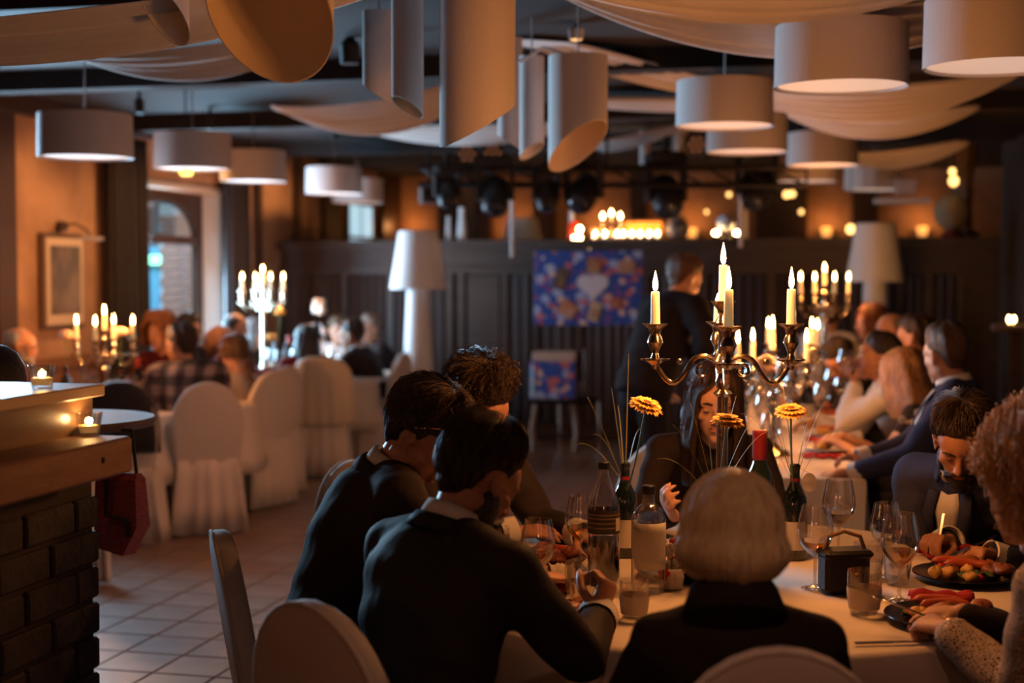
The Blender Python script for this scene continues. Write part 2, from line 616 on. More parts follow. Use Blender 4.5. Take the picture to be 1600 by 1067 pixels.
def curtain(name, p0, p1, z0, z1, folds, amp, material, label, cat='curtain', group=None, n=6, flare=0.0):
    """pleated hanging cloth from p0 to p1 (xy), real thickness by two faces"""
    d = Vector((p1[0] - p0[0], p1[1] - p0[1], 0))
    nn = Vector((-d.y, d.x, 0)).normalized()
    pts = []
    cols = folds * n
    rows = 8
    for i in range(rows + 1):
        t = i / rows
        row = []
        for j in range(cols + 1):
            u = j / cols
            uu = .5 + (u - .5) * (1 + flare * (1 - t))
            p = Vector((p0[0], p0[1], 0)) + d * uu + nn * (amp * math.sin(2 * PI * u * folds + .5 * math.sin(9 * u) + .4 * t) * (1.15 - .3 * t))
            p.z = z0 + (z1 - z0) * t
            row.append(p)
        pts.append(row)
    o = MB().grid(pts).build(name, material, smooth=180)
    solidify(o, .006)
    return tag(o, label, cat, group)


curtain('curtain', RM(AL + .14, 9.97), RM(AL + .14, 10.50), 0.02, ZC - .18, 7, .04, M_CURTAIN, 'black floor length curtain left of the arched doorway, beside the framed picture', group='black doorway curtains', flare=.12)
curtain('curtain', RM(AL + .14, 12.05), RM(AL + .14, 12.50), 0.02, ZC - .18, 6, .04, M_CURTAIN, 'black floor length curtain right of the arched doorway, nearer the back wall', group='black doorway curtains')
q = MB()
rbox(q, AL - .17, AL + .012, 12.185, 12.20, 0, 2.34)
rbox(q, AL - .17, AL + .012, 10.75, 10.765, 0, 2.34)
struct(q.build('trim_7', mat('reveal_daylight', (.62, .58, .54), .8), smooth=0))  # pale lining: daylight on the door reveal put into its colour
# ------------------------------------------------------------------ back: parapet, upper level
def a_of(px, b):
    r = (px - 800) / FPX
    return b * (r * VX - UX) / (r * UX + VX)


q = MB(); rbox(q, AL, AR, 17.5, 17.7, 0, ZC)
wall_far = struct(q.build('wall_far', M_PLASTER, smooth=0))
for k, (p0, p1) in enumerate(((686, 712), (745, 768), (835, 868), (985, 1010), (1180, 1260), (1330, 1370))):
    q = MB(); rbox(q, a_of(p0, 17.45), a_of(p1, 17.45), 17.38, 17.5, 0.9, ZC)
    q.build('pilaster', M_DARKTRIM, wall_far, smooth=0)
for k, (b0, b1) in enumerate(((13.95, 14.05), (14.75, 15.25), (16.75, 17.45))):
    q = MB(); rbox(q, AL, AL + .06, b0, b1, 0.9, ZC)
    q.build('pilaster', M_DARKTRIM, wall_left, smooth=0)
q = MB(); rbox(q, AL + .001, AL + .03, 15.55, 16.45, 1.2, 2.45)
w3 = struct(q.build('window_3', M_DARKTRIM, smooth=0))
for i in range(2):
    for j in range(3):
        q = MB(); rbox(q, AL + .03, AL + .036, 15.62 + i * .42, 15.98 + i * .42, 1.26 + j * .4, 1.62 + j * .4)
        q.build('pane', quiet(mat('daylit_pane', (.5, .6, .65), .1, emit=(.55, .85, 1.0), estr=.75)), w3, smooth=0)

q = MB(); rbox(q, AL, 1.62, BB, BB + .10, 0, 1.86)
wall_back = struct(q.build('wall_back', M_DARKWOOD, smooth=0))
q = MB(); rbox(q, AL, 1.62, BB - .10, BB + .62, 1.86, 1.945)
q.build('ledge', M_DARKWOOD, wall_back, smooth=0)
q = MB(); rbox(q, AL, 1.62, BB - .06, BB, 1.62, 1.68)
q.build('rail', M_DARKWOOD, wall_back, smooth=0)
q = MB(); rbox(q, AL, 1.62, BB - .06, BB, 0.02, 0.16)
q.build('rail', M_DARKWOOD, wall_back, smooth=0)
stiles = [382, 443, 484, 541, 612, 704, 722, 790, 838, 905, 1010, 1100, 1205, 1300, 1405, 1450, 1500]
for px in stiles:
    a = a_of(px, BB)
    q = MB(); rbox(q, a - .035, a + .035, BB - .055, BB, 0.16, 1.62)
    q.build('stile', M_DARKWOOD, wall_back, smooth=0)
for k in range(len(stiles) - 1):
    a0, a1 = a_of(stiles[k], BB) + .05, a_of(stiles[k + 1], BB) - .05
    if a1 - a0 < .1:
        continue
    if k in (6,):
        q = MB(); q.bevbox(RM((a0 + a1) / 2, BB - .012, .9), (a1 - a0, .03, 1.4), .01, M=RMAT)
        q.build('door_panel', M_DARKWOOD, wall_back, smooth=0)
        continue
    c = curtain('pleated_panel', RM(a0, BB - .03), RM(a1, BB - .03), 0.17, 1.61, max(2, int((a1 - a0) / .09)), .015, M_PANELCLOTH, None, None)
    c.parent = wall_back

# the dark hanging at the right end of the back wall
curtain('curtain', RM(1.32, BB - .25), RM(1.66, 9.0), 0.02, ZC - .1, 20, .05, M_CURTAIN, 'black floor length curtain covering the wall at the right edge', group=None)

# warm light of the upper level: wall sconces on the far wall
for k, px in enumerate((640, 800, 930, 1080, 1290, 1440)):
    a = a_of(px, 17.3)
    s = empty('wall_sconce', RM(a, 17.34, 2.12), -TH, ['small amber wall sconce behind the white floor lamp', 'small amber wall sconce above the pale shades on the ledge', 'small amber wall sconce behind the row of tealights',
              'small amber wall sconce behind the tall candelabra', 'small amber wall sconce above the farthest candelabra', 'small amber wall sconce beside the glass globe'][k], 'wall lamp')
    MB().lathe([(.05, -.06), (.075, .05), (.07, .05), (.045, -.055)], n=16).build('shade', quiet(mat('amber_shade', (.8, .4, .1), .6, emit=(1.0, .42, .10), estr=1.0)), s)
    MB().box((0, .06, -.02), (.03, .10, .03)).build('bracket', M_BLACKMETAL, s, smooth=0)
    point_light((0, -.12, .1), 3.2, (1.0, .40, .12), .05, 'sconce_light', s)


# ------------------------------------------------------------------ drum pendants
def pendant_proto():
    root = empty('pendant_lamp')
    r, h = .25, .235
    MB().lathe([(r + .004, 0), (r, h), (r - .006, h), (r - .003, .002)], n=56, cap=False).build('shade', M_SHADE, root)
    MB().lathe([(r - .008, .012), (r - .008, .018)], n=56).build('diffuser', M_DIFF, root)
    MB().lathe([(r - .012, h - .03), (r - .012, h - .025)], n=40).build('top_disc', M_SHADE, root)
    MB().tube([(0, 0, h - .03), (0, 0, 1.0)], .004, n=6).build('cord', M_CORD, root)
    return root


PEND = [
    (134, 247, 145, 'white drum pendant lamp nearest the framed picture, first of the left row'),
    (301, 265, 120, 'white drum pendant lamp in front of the arched doorway curtain, second of the left row'),
    (396, 284, 102, 'white drum pendant lamp third in the row on the left'),
    (522, 303, 88, 'white drum pendant lamp above the red sweater woman, with a brighter lit lower edge'),
    (559, 317, 80, 'white drum pendant lamp half hidden behind another, farthest of the left row'),
    (1132, 198, 151, 'white drum pendant lamp directly above the tall near candelabra'),
    (1167, 238, 125, 'white drum pendant lamp partly hidden behind the one above the tall candelabra'),
    (1314, 137, 205, 'large near white drum pendant lamp left of the one cut by the frame'),
    (1560, 106, 228, 'nearest white drum pendant lamp, cut by the upper right corner'),
    (1285, 259, 109, 'white drum pendant lamp below the large one at upper right'),
    (1259, 284, 97, 'white drum pendant lamp low behind another, above the far candelabra'),
    (1363, 297, 86, 'white drum pendant lamp above the right white floor lamp'),
]
pp = pendant_proto()
for k, (cx, yb, wd, lab) in enumerate(PEND):
    o = pp if k == 0 else copy_tree(pp)
    D = .508 * FPX / wd
    p = P(cx, yb, D)
    place(o, p, random.uniform(0, 6), lab, 'white drum pendant lamps')
    o['category'] = 'pendant lamp'
    for c in o.children:
        if c.name.startswith('cord'):
            c.scale = (1, 1, 1)
            ln = ZC - p.z
            c.data = c.data.copy()
            for v in c.data.vertices:
                if v.co.z > .5:
                    v.co.z = ln
    MB().lathe([(.035, ln - .03), (.045, ln)], n=16).build('ceiling_rose', M_BLACKMETAL, o)


# ------------------------------------------------------------------ slanted hanging tubes
def slant_tube(cx, ytop, ybot, Y, wpx, kx, ky, label, group, mo=M_SHADE):
    r = wpx / FPX * Y / 2
    pc = P(cx, ybot, Y)
    zt = min(P(cx, ytop, Y).z, ZC - .03)
    root = empty('hanging_tube', (pc.x, pc.y, pc.z), 0, label, 'hanging tube', group)
    n = 40
    H = zt - pc.z
    for nm, rr, m in (('tube', r, mo), ('lining', r - .004, M_TUBEIN)):
        bot, mid, top = [], [], []
        for i in range(n):
            t = 2 * PI * i / n
            x, y = rr * math.cos(t), rr * math.sin(t)
            z = kx * x + ky * y
            bot.append((x, y, z)); mid.append((x, y, z + .02)); top.append((x, y, H))
        mb = MB()
        mb.rings([bot, mid, top] if nm == 'tube' else [top, mid, bot], cap=False)
        if nm == 'lining':
            mb.add([(rr * math.cos(2 * PI * i / n), rr * math.sin(2 * PI * i / n), H - .003) for i in range(n)], [tuple(range(n))])
        mb.build(nm, m, root, smooth=60)
    # rim closing the wall thickness, and the hanging wire
    rim = MB()
    o_, i_ = [], []
    for i in range(n):
        t = 2 * PI * i / n
        for rr, l in ((r, o_), (r - .004, i_)):
            x, y = rr * math.cos(t), rr * math.sin(t)
            l.append((x, y, kx * x + ky * y))
    rim.rings([o_, i_], cap=False)
    rim.build('rim', mo, root, smooth=60)
    MB().tube([(0, 0, H - .01), (0, 0, max(H + .01, ZC - pc.z))], .004, n=5).build('wire', M_CORD, root)


GT = 'slanted hanging paper tubes'
slant_tube(258, -220, 24, 4.3, 74, -.62, -.95, 'slim slanted hanging tube at the top, left of the big round one', GT)
slant_tube(421, -300, 20, 3.9, 198, -.15, -.95, 'big hanging tube with its wide oval opening turned to the viewer', GT)
slant_tube(592, 18, 146, 5.5, 50, -.6, .25, 'hanging tube with a cut end that shows no opening, leftmost of the middle cluster', GT)
slant_tube(637, -200, 168, 5.0, 50, -.55, -.35, 'slim long hanging tube in front of the middle cluster, small oval opening', GT)
slant_tube(746, -200, 196, 4.8, 118, .55, .25, 'broad long hanging tube in the middle, pointed at its lower left', GT)
slant_tube(797, 60, 222, 7.3, 38, -.6, .2, 'narrow hanging tube half hidden behind the broad middle tube', GT)
slant_tube(831, 88, 236, 7.0, 38, .55, -.4, 'narrow hanging tube left of the wide golden opening', GT)
slant_tube(903, 88, 228, 6.7, 92, .62, -.55, 'wide hanging tube with a golden oval opening at its slanted end', GT)
GT2 = 'far cyan tubes over the lighting rig'
for cx, w_, yt, yb in ((1007, 15, 205, 262), (1062, 26, 190, 240), (1066, 10, 235, 265)):
    slant_tube(cx, yt, yb, 12.2, w_, .3, .2, {1007: 'small bluish tube hanging far back left of the round stage light', 1062: 'wider bluish tube hanging far back, above the stage light bar', 1066: 'thinnest bluish tube hanging far back below the wider bluish one'}[cx], GT2)
# white clips where the tube cluster meets the ceiling
for (x0, y0, x1, y1) in ((810, 97, 850, 74), (850, 74, 903, 92)):
    q = MB().tube([P(x0, y0, 6.9), P(x1, y1, 6.9)], .008, n=6)
    tag(q.build('hanging_bracket', M_WHITEPLASTIC), 'white bracket arm over the narrow tube' if x0 == 810 else 'white bracket arm over the wide golden tube', 'bracket')


# ------------------------------------------------------------------ cloth swags under the ceiling
def swag(A, B, sag, width, label, folds=5, seed=0, across=None, n=36, m=26, gather=.35, slack=.5):
    rs = np.random.RandomState(seed)
    A, B = Vector(A), Vector(B)
    d = (B - A)
    ac = Vector(across).normalized() if across else Vector((0, 0, 1)).cross(d).normalized()
    pts = []
    ph = rs.rand() * 6
    for i in range(n + 1):
        u = i / n
        env = gather + (1 - gather) * math.sin(PI * u) ** .6
        row = []
        for j in range(m + 1):
            s = j / m
            drop = sag * 4 * u * (1 - u) * (1 - slack + slack * s * 1.6)
            p = A + d * u + ac * ((s - .5) * width * env)
            p.z -= drop + .012 * math.sin(2 * PI * folds * s + ph + 1.3 * u) + .006 * math.sin(2 * PI * folds * 2.3 * s + ph * 2)
            p.z = min(p.z, ZC - .02)
            row.append(p)
        pts.append(row)
    o = MB().grid(pts).build('ceiling_drape', M_DRAPE, smooth=180)
    solidify(o, .003)
    return tag(o, label, 'drape', 'pale cloth swags under the ceiling')


swag(P(-420, 70, 4.3), P(640, -40, 4.6), .09, .40, 'broad grey cloth swag crossing the upper left corner', 6, 1)
swag(P(118, 88, 6.6), P(470, 60, 6.4), .09, .40, 'cloth swag hanging low above the second left pendant lamp', 5, 2)
swag(P(430, 168, 9.2), P(770, 115, 8.8), .19, .40, 'bluish lit cloth swag hanging behind the slim tubes', 5, 3)
swag(P(520, 190, 11.4), P(960, 170, 11.0), .16, .45, 'dim cloth swag far back behind the broad middle tube', 5, 4)
swag(P(800, 45, 7.6), P(1180, 150, 8.6), .04, .36, 'cloth swag running from the tube cluster towards the tall candelabra pendant', 4, 5)
swag(P(760, -70, 4.9), P(1560, -50, 5.0), .14, .30, 'wide pale cloth swag along the top edge above the right pendant lamps', 5, 6)
swag(P(790, -62, 5.6), P(1740, -50, 5.7), .26, .34, 'brownish cloth swag below the wide one at the top', 5, 7)
swag(P(900, 160, 9.8), P(1300, 165, 9.6), .02, .6, 'flat straight cloth band right of the golden tube opening', 6, 8)
swag(P(860, 235, 12.0), P(1080, 190, 11.8), .06, .5, 'small pale cloth swag just above the stage light bar', 4, 9)
swag(P(1120, 125, 8.0), P(1600, 110, 7.6), .18, .42, 'dark wide cloth swag behind the large right pendant lamps', 6, 10)
swag(P(1180, 150, 9.6), P(1530, 165, 9.2), .17, .5, 'bluish grey cloth swag right of the small right pendants', 5, 11)
swag(P(1250, 230, 12.0), P(1510, 220, 11.2), .14, .45, 'brown cloth swag low above the right floor lamp', 5, 12)

# small ceiling spotlights
for px, py, Y, lab in ((900, 62, 7.2, 'small round ceiling spotlight beside the wide golden tube'), (1294, 9, 5.6, 'small glowing ceiling spotlight above the large near pendant')):
    p = P(px, py, Y)
    s = empty('ceiling_spotlight', p, 0, lab, 'spotlight')
    MB().lathe([(.035, 0), (.04, .05), (.03, .06)], n=18).build('housing', M_WHITEPLASTIC, s)
    MB().lathe([(.026, -.002), (.026, .002)], n=16).build('lens', quiet(mat('spot_lens', (1, .6, .3), emit=(1, .55, .2), estr=1.5)), s)
    MB().tube([(0, 0, .05), (0, 0, ZC - p.z)], .01, n=6).build('stem', M_BLACKMETAL, s)

# warm picture and wall spots: real fixtures on the ceiling along the left wall
for k, (b, tz, pw) in enumerate(((8.9, 1.2, 48), (10.0, 1.2, 48), (13.3, 1.8, 45))):
    p = RM(AL + .95, b, ZC - .10)
    s = empty('wall_spotlight', p, 0, ['small black ceiling spotlight aimed at the plaster wall near the first left pendant', 'small black ceiling spotlight aimed at the framed picture',
                                         'small black ceiling spotlight aimed at the corner of the back wall'][k], 'spotlight')
    MB().lathe([(.03, -.06), (.035, .03), (.012, .05), (.012, .1)], n=16).build('housing', M_BLACKMETAL, s)
    l = bpy.data.lights.new('wall_spot', 'SPOT')
    l.energy = pw
    l.color = (1.0, .46, .16)
    l.spot_size = R(120)
    l.spot_blend = .9
    l.shadow_soft_size = .04
    lo = bpy.data.objects.new('wall_spot', l)
    COL.objects.link(lo)
    lo.parent = s
    lo.location = (0, 0, -.08)
    lo.rotation_euler = (RM(AL, b + .2, tz) - p).to_track_quat('-Z', 'Y').to_euler()

# warm fill downlights added to brighten hair, chairs and aisle; housings on the ceiling
for k, (a_, b_, pw) in enumerate(((-1.0, -1.2, 26), (.0, 1.75, 24), (-3.6, 3.4, 22), (-2.6, 7.2, 85))):
    p = RM(a_, b_, ZC - .10)
    s = empty('fill_downlight', p, 0, ['added black fill downlight behind the viewer', 'added black fill downlight right above the viewer', 'added black fill downlight over the bar counter', 'added black fill downlight over the aisle'][k], 'spotlight')
    MB().lathe([(.05, -.04), (.055, .06), (.02, .1)], n=18).build('housing', M_BLACKMETAL, s)
    MB().lathe([(.045, -.038), (.045, -.034)], n=18).build('lens', quiet(mat('down_lens', (1, .6, .3), emit=(1, .5, .2), estr=1.5)), s)
    l = bpy.data.lights.new('downlight', 'SPOT')
    l.energy = pw
    l.color = (1.0, .46, .28) if k < 2 else (1.0, .36, .15)
    l.spot_size = R(112 if k < 2 else 150)
    l.spot_blend = 1
    l.shadow_soft_size = .06
    lo = bpy.data.objects.new('downlight', l)
    COL.objects.link(lo)
    lo.parent = s
    lo.location = (0, 0, -.06)

# two warm fill lanterns added behind the viewer to light everything that faces the camera
for k, (a_, b_, pw) in enumerate(((-3.0, BF + .35, 46), (.7, BF + .35, 26))):
    p = RM(a_, b_, 2.0)
    s = empty('fill_lantern', p, -TH, ['added amber fill lantern behind the viewer towards the bar side', 'added amber fill lantern behind the viewer towards the long table side'][k], 'wall lamp')
    MB().lathe([(.07, -.14), (.09, -.10), (.10, .10), (.06, .16), (.01, .20)], n=20).build('shade', quiet(mat('fill_lantern_glass', (.8, .45, .2), .5, emit=(1, .36, .12), estr=3, alpha=.35)), s)
    MB().box((0, -.2, .0), (.04, .32, .04)).build('bracket', M_BLACKMETAL, s, smooth=0)
    point_light((0, 0, 0), pw, (1.0, .43, .25), .09, 'fill_lantern_light', s)

# ------------------------------------------------------------------ stage lighting rig
rig = empty('lighting_truss', P(930, 262, 11.6), 0, 'black lighting bar hung below the ceiling across the back of the room', 'truss')
L0, L1 = P(655, 262, 11.9) - rig.location, P(1260, 262, 11.2) - rig.location
for dz, nm in ((0, 'pipe'), (-.14, 'pipe')):
    MB().tube([L0 + Vector((0, 0, dz)), L1 + Vector((0, 0, dz))], .025, n=8).build(nm, M_BLACKMETAL, rig)
for i in range(13):
    p = L0.lerp(L1, i / 12)
    p2 = L0.lerp(L1, min(1, (i + 1) / 12))
    MB().tube([p, p2 - Vector((0, 0, .14))], .010, n=5).build('brace', M_BLACKMETAL, rig)
for i in (1, 6, 11):
    p = L0.lerp(L1, i / 12)
    MB().tube([p, Vector((p.x, p.y, ZC - rig.location.z))], .012, n=6).build('hanger', M_BLACKMETAL, rig)


def moving_head(px, py, Y, s, yaw, tilt, label):
    p = P(px, py, Y)
    r = empty('moving_head_light', p, yaw, label, 'stage light', 'stage lights on the lighting bar')
    MB().bevbox((0, 0, .26 * s), (.26 * s, .20 * s, .10 * s), .02).build('base', M_BLACKMETAL, r)
    for sx in (-1, 1):
        MB().bevbox((sx * .13 * s, 0, .10 * s), (.035 * s, .10 * s, .28 * s), .012).build('yoke_arm', M_BLACKMETAL, r)
    Mt = Matrix.Rotation(tilt, 3, 'X')
    hd = MB().lathe([(.05 * s, -.15 * s), (.10 * s, -.12 * s), (.115 * s, -.02 * s), (.105 * s, .12 * s), (.085 * s, .15 * s)], n=20, M=Mt).build('head', M_BLACKMETAL, r)
    ln = MB().ell(Mt @ Vector((0, 0, .145 * s)), (.075 * s, .075 * s, .03 * s), M=Mt).build('lens', mat('dark_lens', (.02, .025, .04), .05, spec=.9, coat=1), hd)
    MB().tube([(0, 0, .30 * s), (0, 0, .42 * s)], .02, n=6).build('clamp', M_BLACKMETAL, r)
    return r


for k, (px, py, s, yaw, tilt) in enumerate(((698, 318, .75, .3, 2.6), (774, 322, 1.05, 0, 2.5), (853, 322, .8, .5, 2.8), (912, 318, 1.1, -.4, 2.2), (1040, 322, 1.15, .2, 2.4), (1182, 310, 1.15, -.3, 2.5))):
    moving_head(px, py - 16, 11.6, s, yaw, tilt, ['small black moving stage light leftmost on the lighting bar', 'black moving stage light second from the left end of the lighting bar', 'slim black moving stage light hanging in the middle left of the bar',
                'black moving stage light turned aside, above the small lit candelabra on the ledge', 'black moving stage light above the row of glowing tealights', 'black moving stage light rightmost on the bar, under the pendants'][k])


def par_light(px, py, Y, label):
    p = P(px, py, Y)
    r = empty('led_par_light', p, 0, label, 'stage light', 'round LED stage lights')
    Mx = Matrix.Rotation(PI / 2 + .25, 3, 'X')
    MB().lathe([(.085, 0), (.09, -.02), (.085, -.16), (.05, -.2)], n=24, M=Mx).build('can', M_BLACKMETAL, r)
    led = mat('led_lens', (.20, .08, .04), .25, emit=(1, .38, .18), estr=.16)
    for i in range(7):
        rr = 0 if i == 0 else .052
        c = Mx @ Vector((rr * math.cos(i * PI / 3), rr * math.sin(i * PI / 3), .004))
        MB().ell(c, (.015, .015, .008), n=10, m=5, M=Mx).build('led', led, r)
    MB().tube([(-.1, .08, 0), (-.1, .08, -.12), (.1, .08, -.12), (.1, .08, 0)], .01, n=5).build('bracket', M_BLACKMETAL, r)
    return r


par_light(730, 240, 11.5, 'round LED stage light with seven lenses, leftmost of three')
par_light(770, 239, 11.5, 'round LED stage light with seven lenses, middle one of three')
par_light(1088, 226, 11.4, 'round LED stage light with seven lenses, half behind the pendant lamps')
for px, y0, y1, lab in ((800, 322, 402, 'thin white pole standing before the ledge near the stage lights'), (1157, 278, 386, 'thin white pole right of the tall candelabra flame'), (1165, 316, 372, 'shorter thin white pole beside another, right of the tall candelabra')):
    tag(MB().tube([P(px, y1, 11.9), P(px, y0, 11.9), P(px, 262, 11.75)], [.016, .016, .006], n=8).build('white_pole', M_WHITEPLASTIC), lab, 'pole')
sp = empty('wall_speaker', P(672, 302, 12.4), .2, 'small dark loudspeaker beside the warm wall above the white floor lamp', 'speaker')
MB().bevbox((0, 0, 0), (.18, .16, .18), .01).build('cabinet', mat('grey_box', (.08, .06, .055), .6), sp)
MB().lathe([(.055, 0), (.055, .01), (.02, .004)], n=18, M=Matrix.Rotation(PI / 2, 3, 'X'), c=(0, -.08, 0)).build('cone', M_BLACKMETAL, sp)
MB().tube([(0, .05, 0), (0, .1, ZC - P(672, 302, 12.4).z)], .012, n=6).build('hanger', M_BLACKMETAL, sp)


# ------------------------------------------------------------------ floor lamps
def floor_lamp(cx, ytop, Y, label, up=0.0, base_z=0.0):
    p = P(cx, ytop, Y)
    zt = p.z - base_z
    r = empty('floor_lamp', (p.x, p.y, base_z), 0, label, 'floor lamp', 'big white floor lamps')
    sh = .505
    MB().lathe([(.16, 0.0), (.165, .02), (.15, .45), (.125, .9), (.095, zt - sh + .06)], n=36).build('stand', M_WHITEPLASTIC, r)
    MB().lathe([(.243, zt - sh), (.245, zt - sh + .012), (.168, zt - .01), (.15, zt), (.1, zt - .005), (.162, zt - .02), (.235, zt - sh + .01)], n=40, cap=False).build('shade', M_WHITEPLASTIC, r)
    MB().lathe([(.232, zt - sh + .012), (.232, zt - sh + .016)], n=36).build('shade_base', M_WHITEPLASTIC, r)
    return r


floor_lamp(653, 360, 12.3, 'giant white floor lamp bluish lit, standing left of the photo board')
floor_lamp(1368, 348, 12.2, 'giant white floor lamp warm lit, at the right beyond the long table')
floor_lamp(816, 340, 15.6, 'white lamp shade seen above the ledge behind the stage lights')
for k, (px, y0, y1, w_) in enumerate(((701, 336, 377, 10), (722, 322, 377, 17), (893, 300, 377, 8))):
    p = P(px, y1, 13.9)
    h = P(px, y0, 13.9).z - 1.945
    o = MB().lathe([(.5, 0), (.52, .05), (.42, .5), (.30, .8), (.36, .96), (.38, 1.0), (.3, 1.0)], n=20)
    ob = o.build('tall_vase', M_WHITEPLASTIC)
    rr = w_ / FPX * 13.9
    ob.scale = (rr, rr, h)
    ob.location = RM(a_of(px, BB + .1), BB + .1, 1.945)
    tag(ob, ['slim pale vase on the ledge right of the white floor lamp', 'wider pale vase on the ledge right of the white floor lamp', 'slim pale vase on the ledge beside the red light'][k], 'vase')

# ------------------------------------------------------------------ photo board and gift box with floral print
def floral_mat():
    m = bpy.data.materials.new('floral_print')
    m.use_nodes = True
    nt = m.node_tree
    n = nt.nodes
    b = n['Principled BSDF']
    b.inputs['Roughness'].default_value = .7
    tc = n.new('ShaderNodeTexCoord')
    base = None
    specs = [(7.5, .30, .42, (.30, .36, .55), 0), (9.5, .24, .33, (.50, .12, .10), 3.3), (10.0, .22, .30, (.62, .42, .32), 7.7), (13, .18, .25, (.40, .05, .08), 11.1)]
    prev = (0.012, 0.055, 0.27, 1)
    prevsock = None
    for sc, p0, p1, col, off in specs:
        mp = n.new('ShaderNodeMapping')
        mp.inputs['Location'].default_value = (off, off * .7, off * 1.3)
        nt.links.new(tc.outputs['Object'], mp.inputs[0])
        nz = n.new('ShaderNodeTexNoise')
        nz.inputs['Scale'].default_value = 9
        mixv = n.new('ShaderNodeMixRGB')
        mixv.inputs[0].default_value = .05
        nt.links.new(mp.outputs[0], nz.inputs[0])
        nt.links.new(mp.outputs[0], mixv.inputs[1])
        nt.links.new(nz.outputs['Color'], mixv.inputs[2])
        vo = n.new('ShaderNodeTexVoronoi')
        vo.inputs['Scale'].default_value = sc
        nt.links.new(mixv.outputs[0], vo.inputs['Vector'])
        rp = n.new('ShaderNodeValToRGB')
        rp.color_ramp.elements[0].position = p0
        rp.color_ramp.elements[1].position = p1
        rp.color_ramp.elements[0].color = (1, 1, 1, 1)
        rp.color_ramp.elements[1].color = (0, 0, 0, 1)
        nt.links.new(vo.outputs['Distance'], rp.inputs[0])
        mx = n.new('ShaderNodeMixRGB')
        nt.links.new(rp.outputs[0], mx.inputs[0])
        if prevsock is None:
            mx.inputs[1].default_value = prev
        else:
            nt.links.new(prevsock, mx.inputs[1])
        mx.inputs[2].default_value = (*col, 1)
        prevsock = mx.outputs[0]
    nt.links.new(prevsock, b.inputs['Base Color'])
    return m


M_FLORAL = floral_mat()
YB = 13.0
pb = empty('photo_board', P(919, 450, YB), -TH * .4, 'blue floral board with a white paper heart and snapshots, hung on the dark back wall', 'board')
k_ = YB / FPX
MB().bevbox((0, 0, 0), (168 * k_, .03, 116 * k_), .004).build('board', M_FLORAL, pb, smooth=0)
MB().tube([(0, .0, 58 * k_), (0, .3, 63 * k_)], .006).build('hanger', M_BLACKMETAL, pb)
hp = []
for i in range(36):
    t = 2 * PI * i / 36
    hp.append((16 * math.sin(t) ** 3 / 16 * 25 * k_, (13 * math.cos(t) - 5 * math.cos(2 * t) - 2 * math.cos(3 * t) - math.cos(4 * t)) / 16 * 22 * k_))
Mface = Matrix.Rotation(PI / 2, 3, 'X')
MB().prism(hp, .016, .020, M=Mface, off=(7 * k_, 0, 4 * k_)).build('paper_heart', mat('heart_paper', (.55, .50, .55), .8), pb, smooth=0)
for k, (x, y, w_, h_, rot, c1, c2) in enumerate(((-43, 14, 20, 34, .35, (.10, .06, .05), (.30, .20, .06)), (-32, -33, 28, 24, .6, (.42, .16, .08), (.45, .30, .22)), (9, 34, 22, 24, 0, (.30, .13, .06), (.40, .22, .12)),
                                                    (10, -37, 18, 30, .25, (.48, .34, .22), (.30, .18, .10)), (60, 33, 26, 20, 0, (.40, .22, .14), (.22, .11, .07)), (43, -23, 18, 18, .2, (.35, .08, .05), (.4, .15, .1)))):
    Mr = Matrix.Rotation(rot, 3, 'Y')
    ph = MB().box((x * k_, -.019, y * k_), (w_ * k_, .004, h_ * k_), M=Mr).build('snapshot', mat('snap_a%d' % k, c1, .5), pb, smooth=0)
    MB().box(Vector((x * k_, -.0225, y * k_)) + Mr @ Vector((0, 0, -.1 * h_ * k_)), (w_ * .7 * k_, .003, h_ * .55 * k_), M=Mr).build('picture', mat('snap_b%d' % k, c2, .5, col2=c1, scale=9), ph, smooth=0)

gy = 12.9
gb = empty('gift_box', P(865, 622, gy), -.1, 'blue floral gift box with a slot lid standing on a chrome stool', 'box')
kk = gy / FPX
MB().bevbox((0, 0, 30 * kk), (70 * kk, .32, 58 * kk), .006).build('body', M_FLORAL, gb, smooth=0)
MB().bevbox((2 * kk, 0, 66 * kk), (66 * kk, .31, 14 * kk), .006).build('lid', mat('lid_paper', (.42, .30, .24), .7), gb, smooth=0)
MB().box((-31 * kk, -.163, 28 * kk), (5 * kk, .004, 52 * kk)).build('ribbon', mat('blue_ribbon', (.35, .62, .85), .5), gb, smooth=0)
st = empty('chrome_stool', (gb.location.x, gb.location.y, 0), -.1, 'chrome legged stool under the blue floral gift box', 'stool')
zs = gb.location.z
MB().bevbox((0, 0, zs - .02), (.40, .36, .04), .012).build('seat', M_BLACKLEATHER, st)
for sx, sy in ((-1, -1), (1, -1), (1, 1), (-1, 1)):
    MB().tube([(sx * .17, sy * .14, zs - .04), (sx * .20, sy * .17, .2), (sx * .19, sy * .2, .02)], .012).build('leg', M_CHROME, st)
for sx in (-1, 1):
    MB().tube([(sx * .19, -.2, .02), (sx * .19, .2, .02)], .012).build('runner', M_CHROME, st)
# chair frames beside the stool
for k, (px, lab) in enumerate(((893, 'bare chrome chair frame standing right of the gift box stool'),)):
    c = empty('chrome_chair', P(px, 690, 13.1), .3, lab, 'chair')
    c.location.z = 0
    MB().bevbox((0, 0, .45), (.40, .40, .05), .015).build('seat', M_BLACKLEATHER, c)
    MB().bevbox((0, .2, .75), (.38, .03, .28), .015).build('backrest', M_BLACKLEATHER, c)
    for sx in (-1, 1):
        MB().tube([(sx * .19, .2, .9), (sx * .19, .2, .45), (sx * .19, -.2, .44), (sx * .19, -.22, .02), (sx * .19, .2, .02)], .011).build('side_frame', M_CHROME, c)

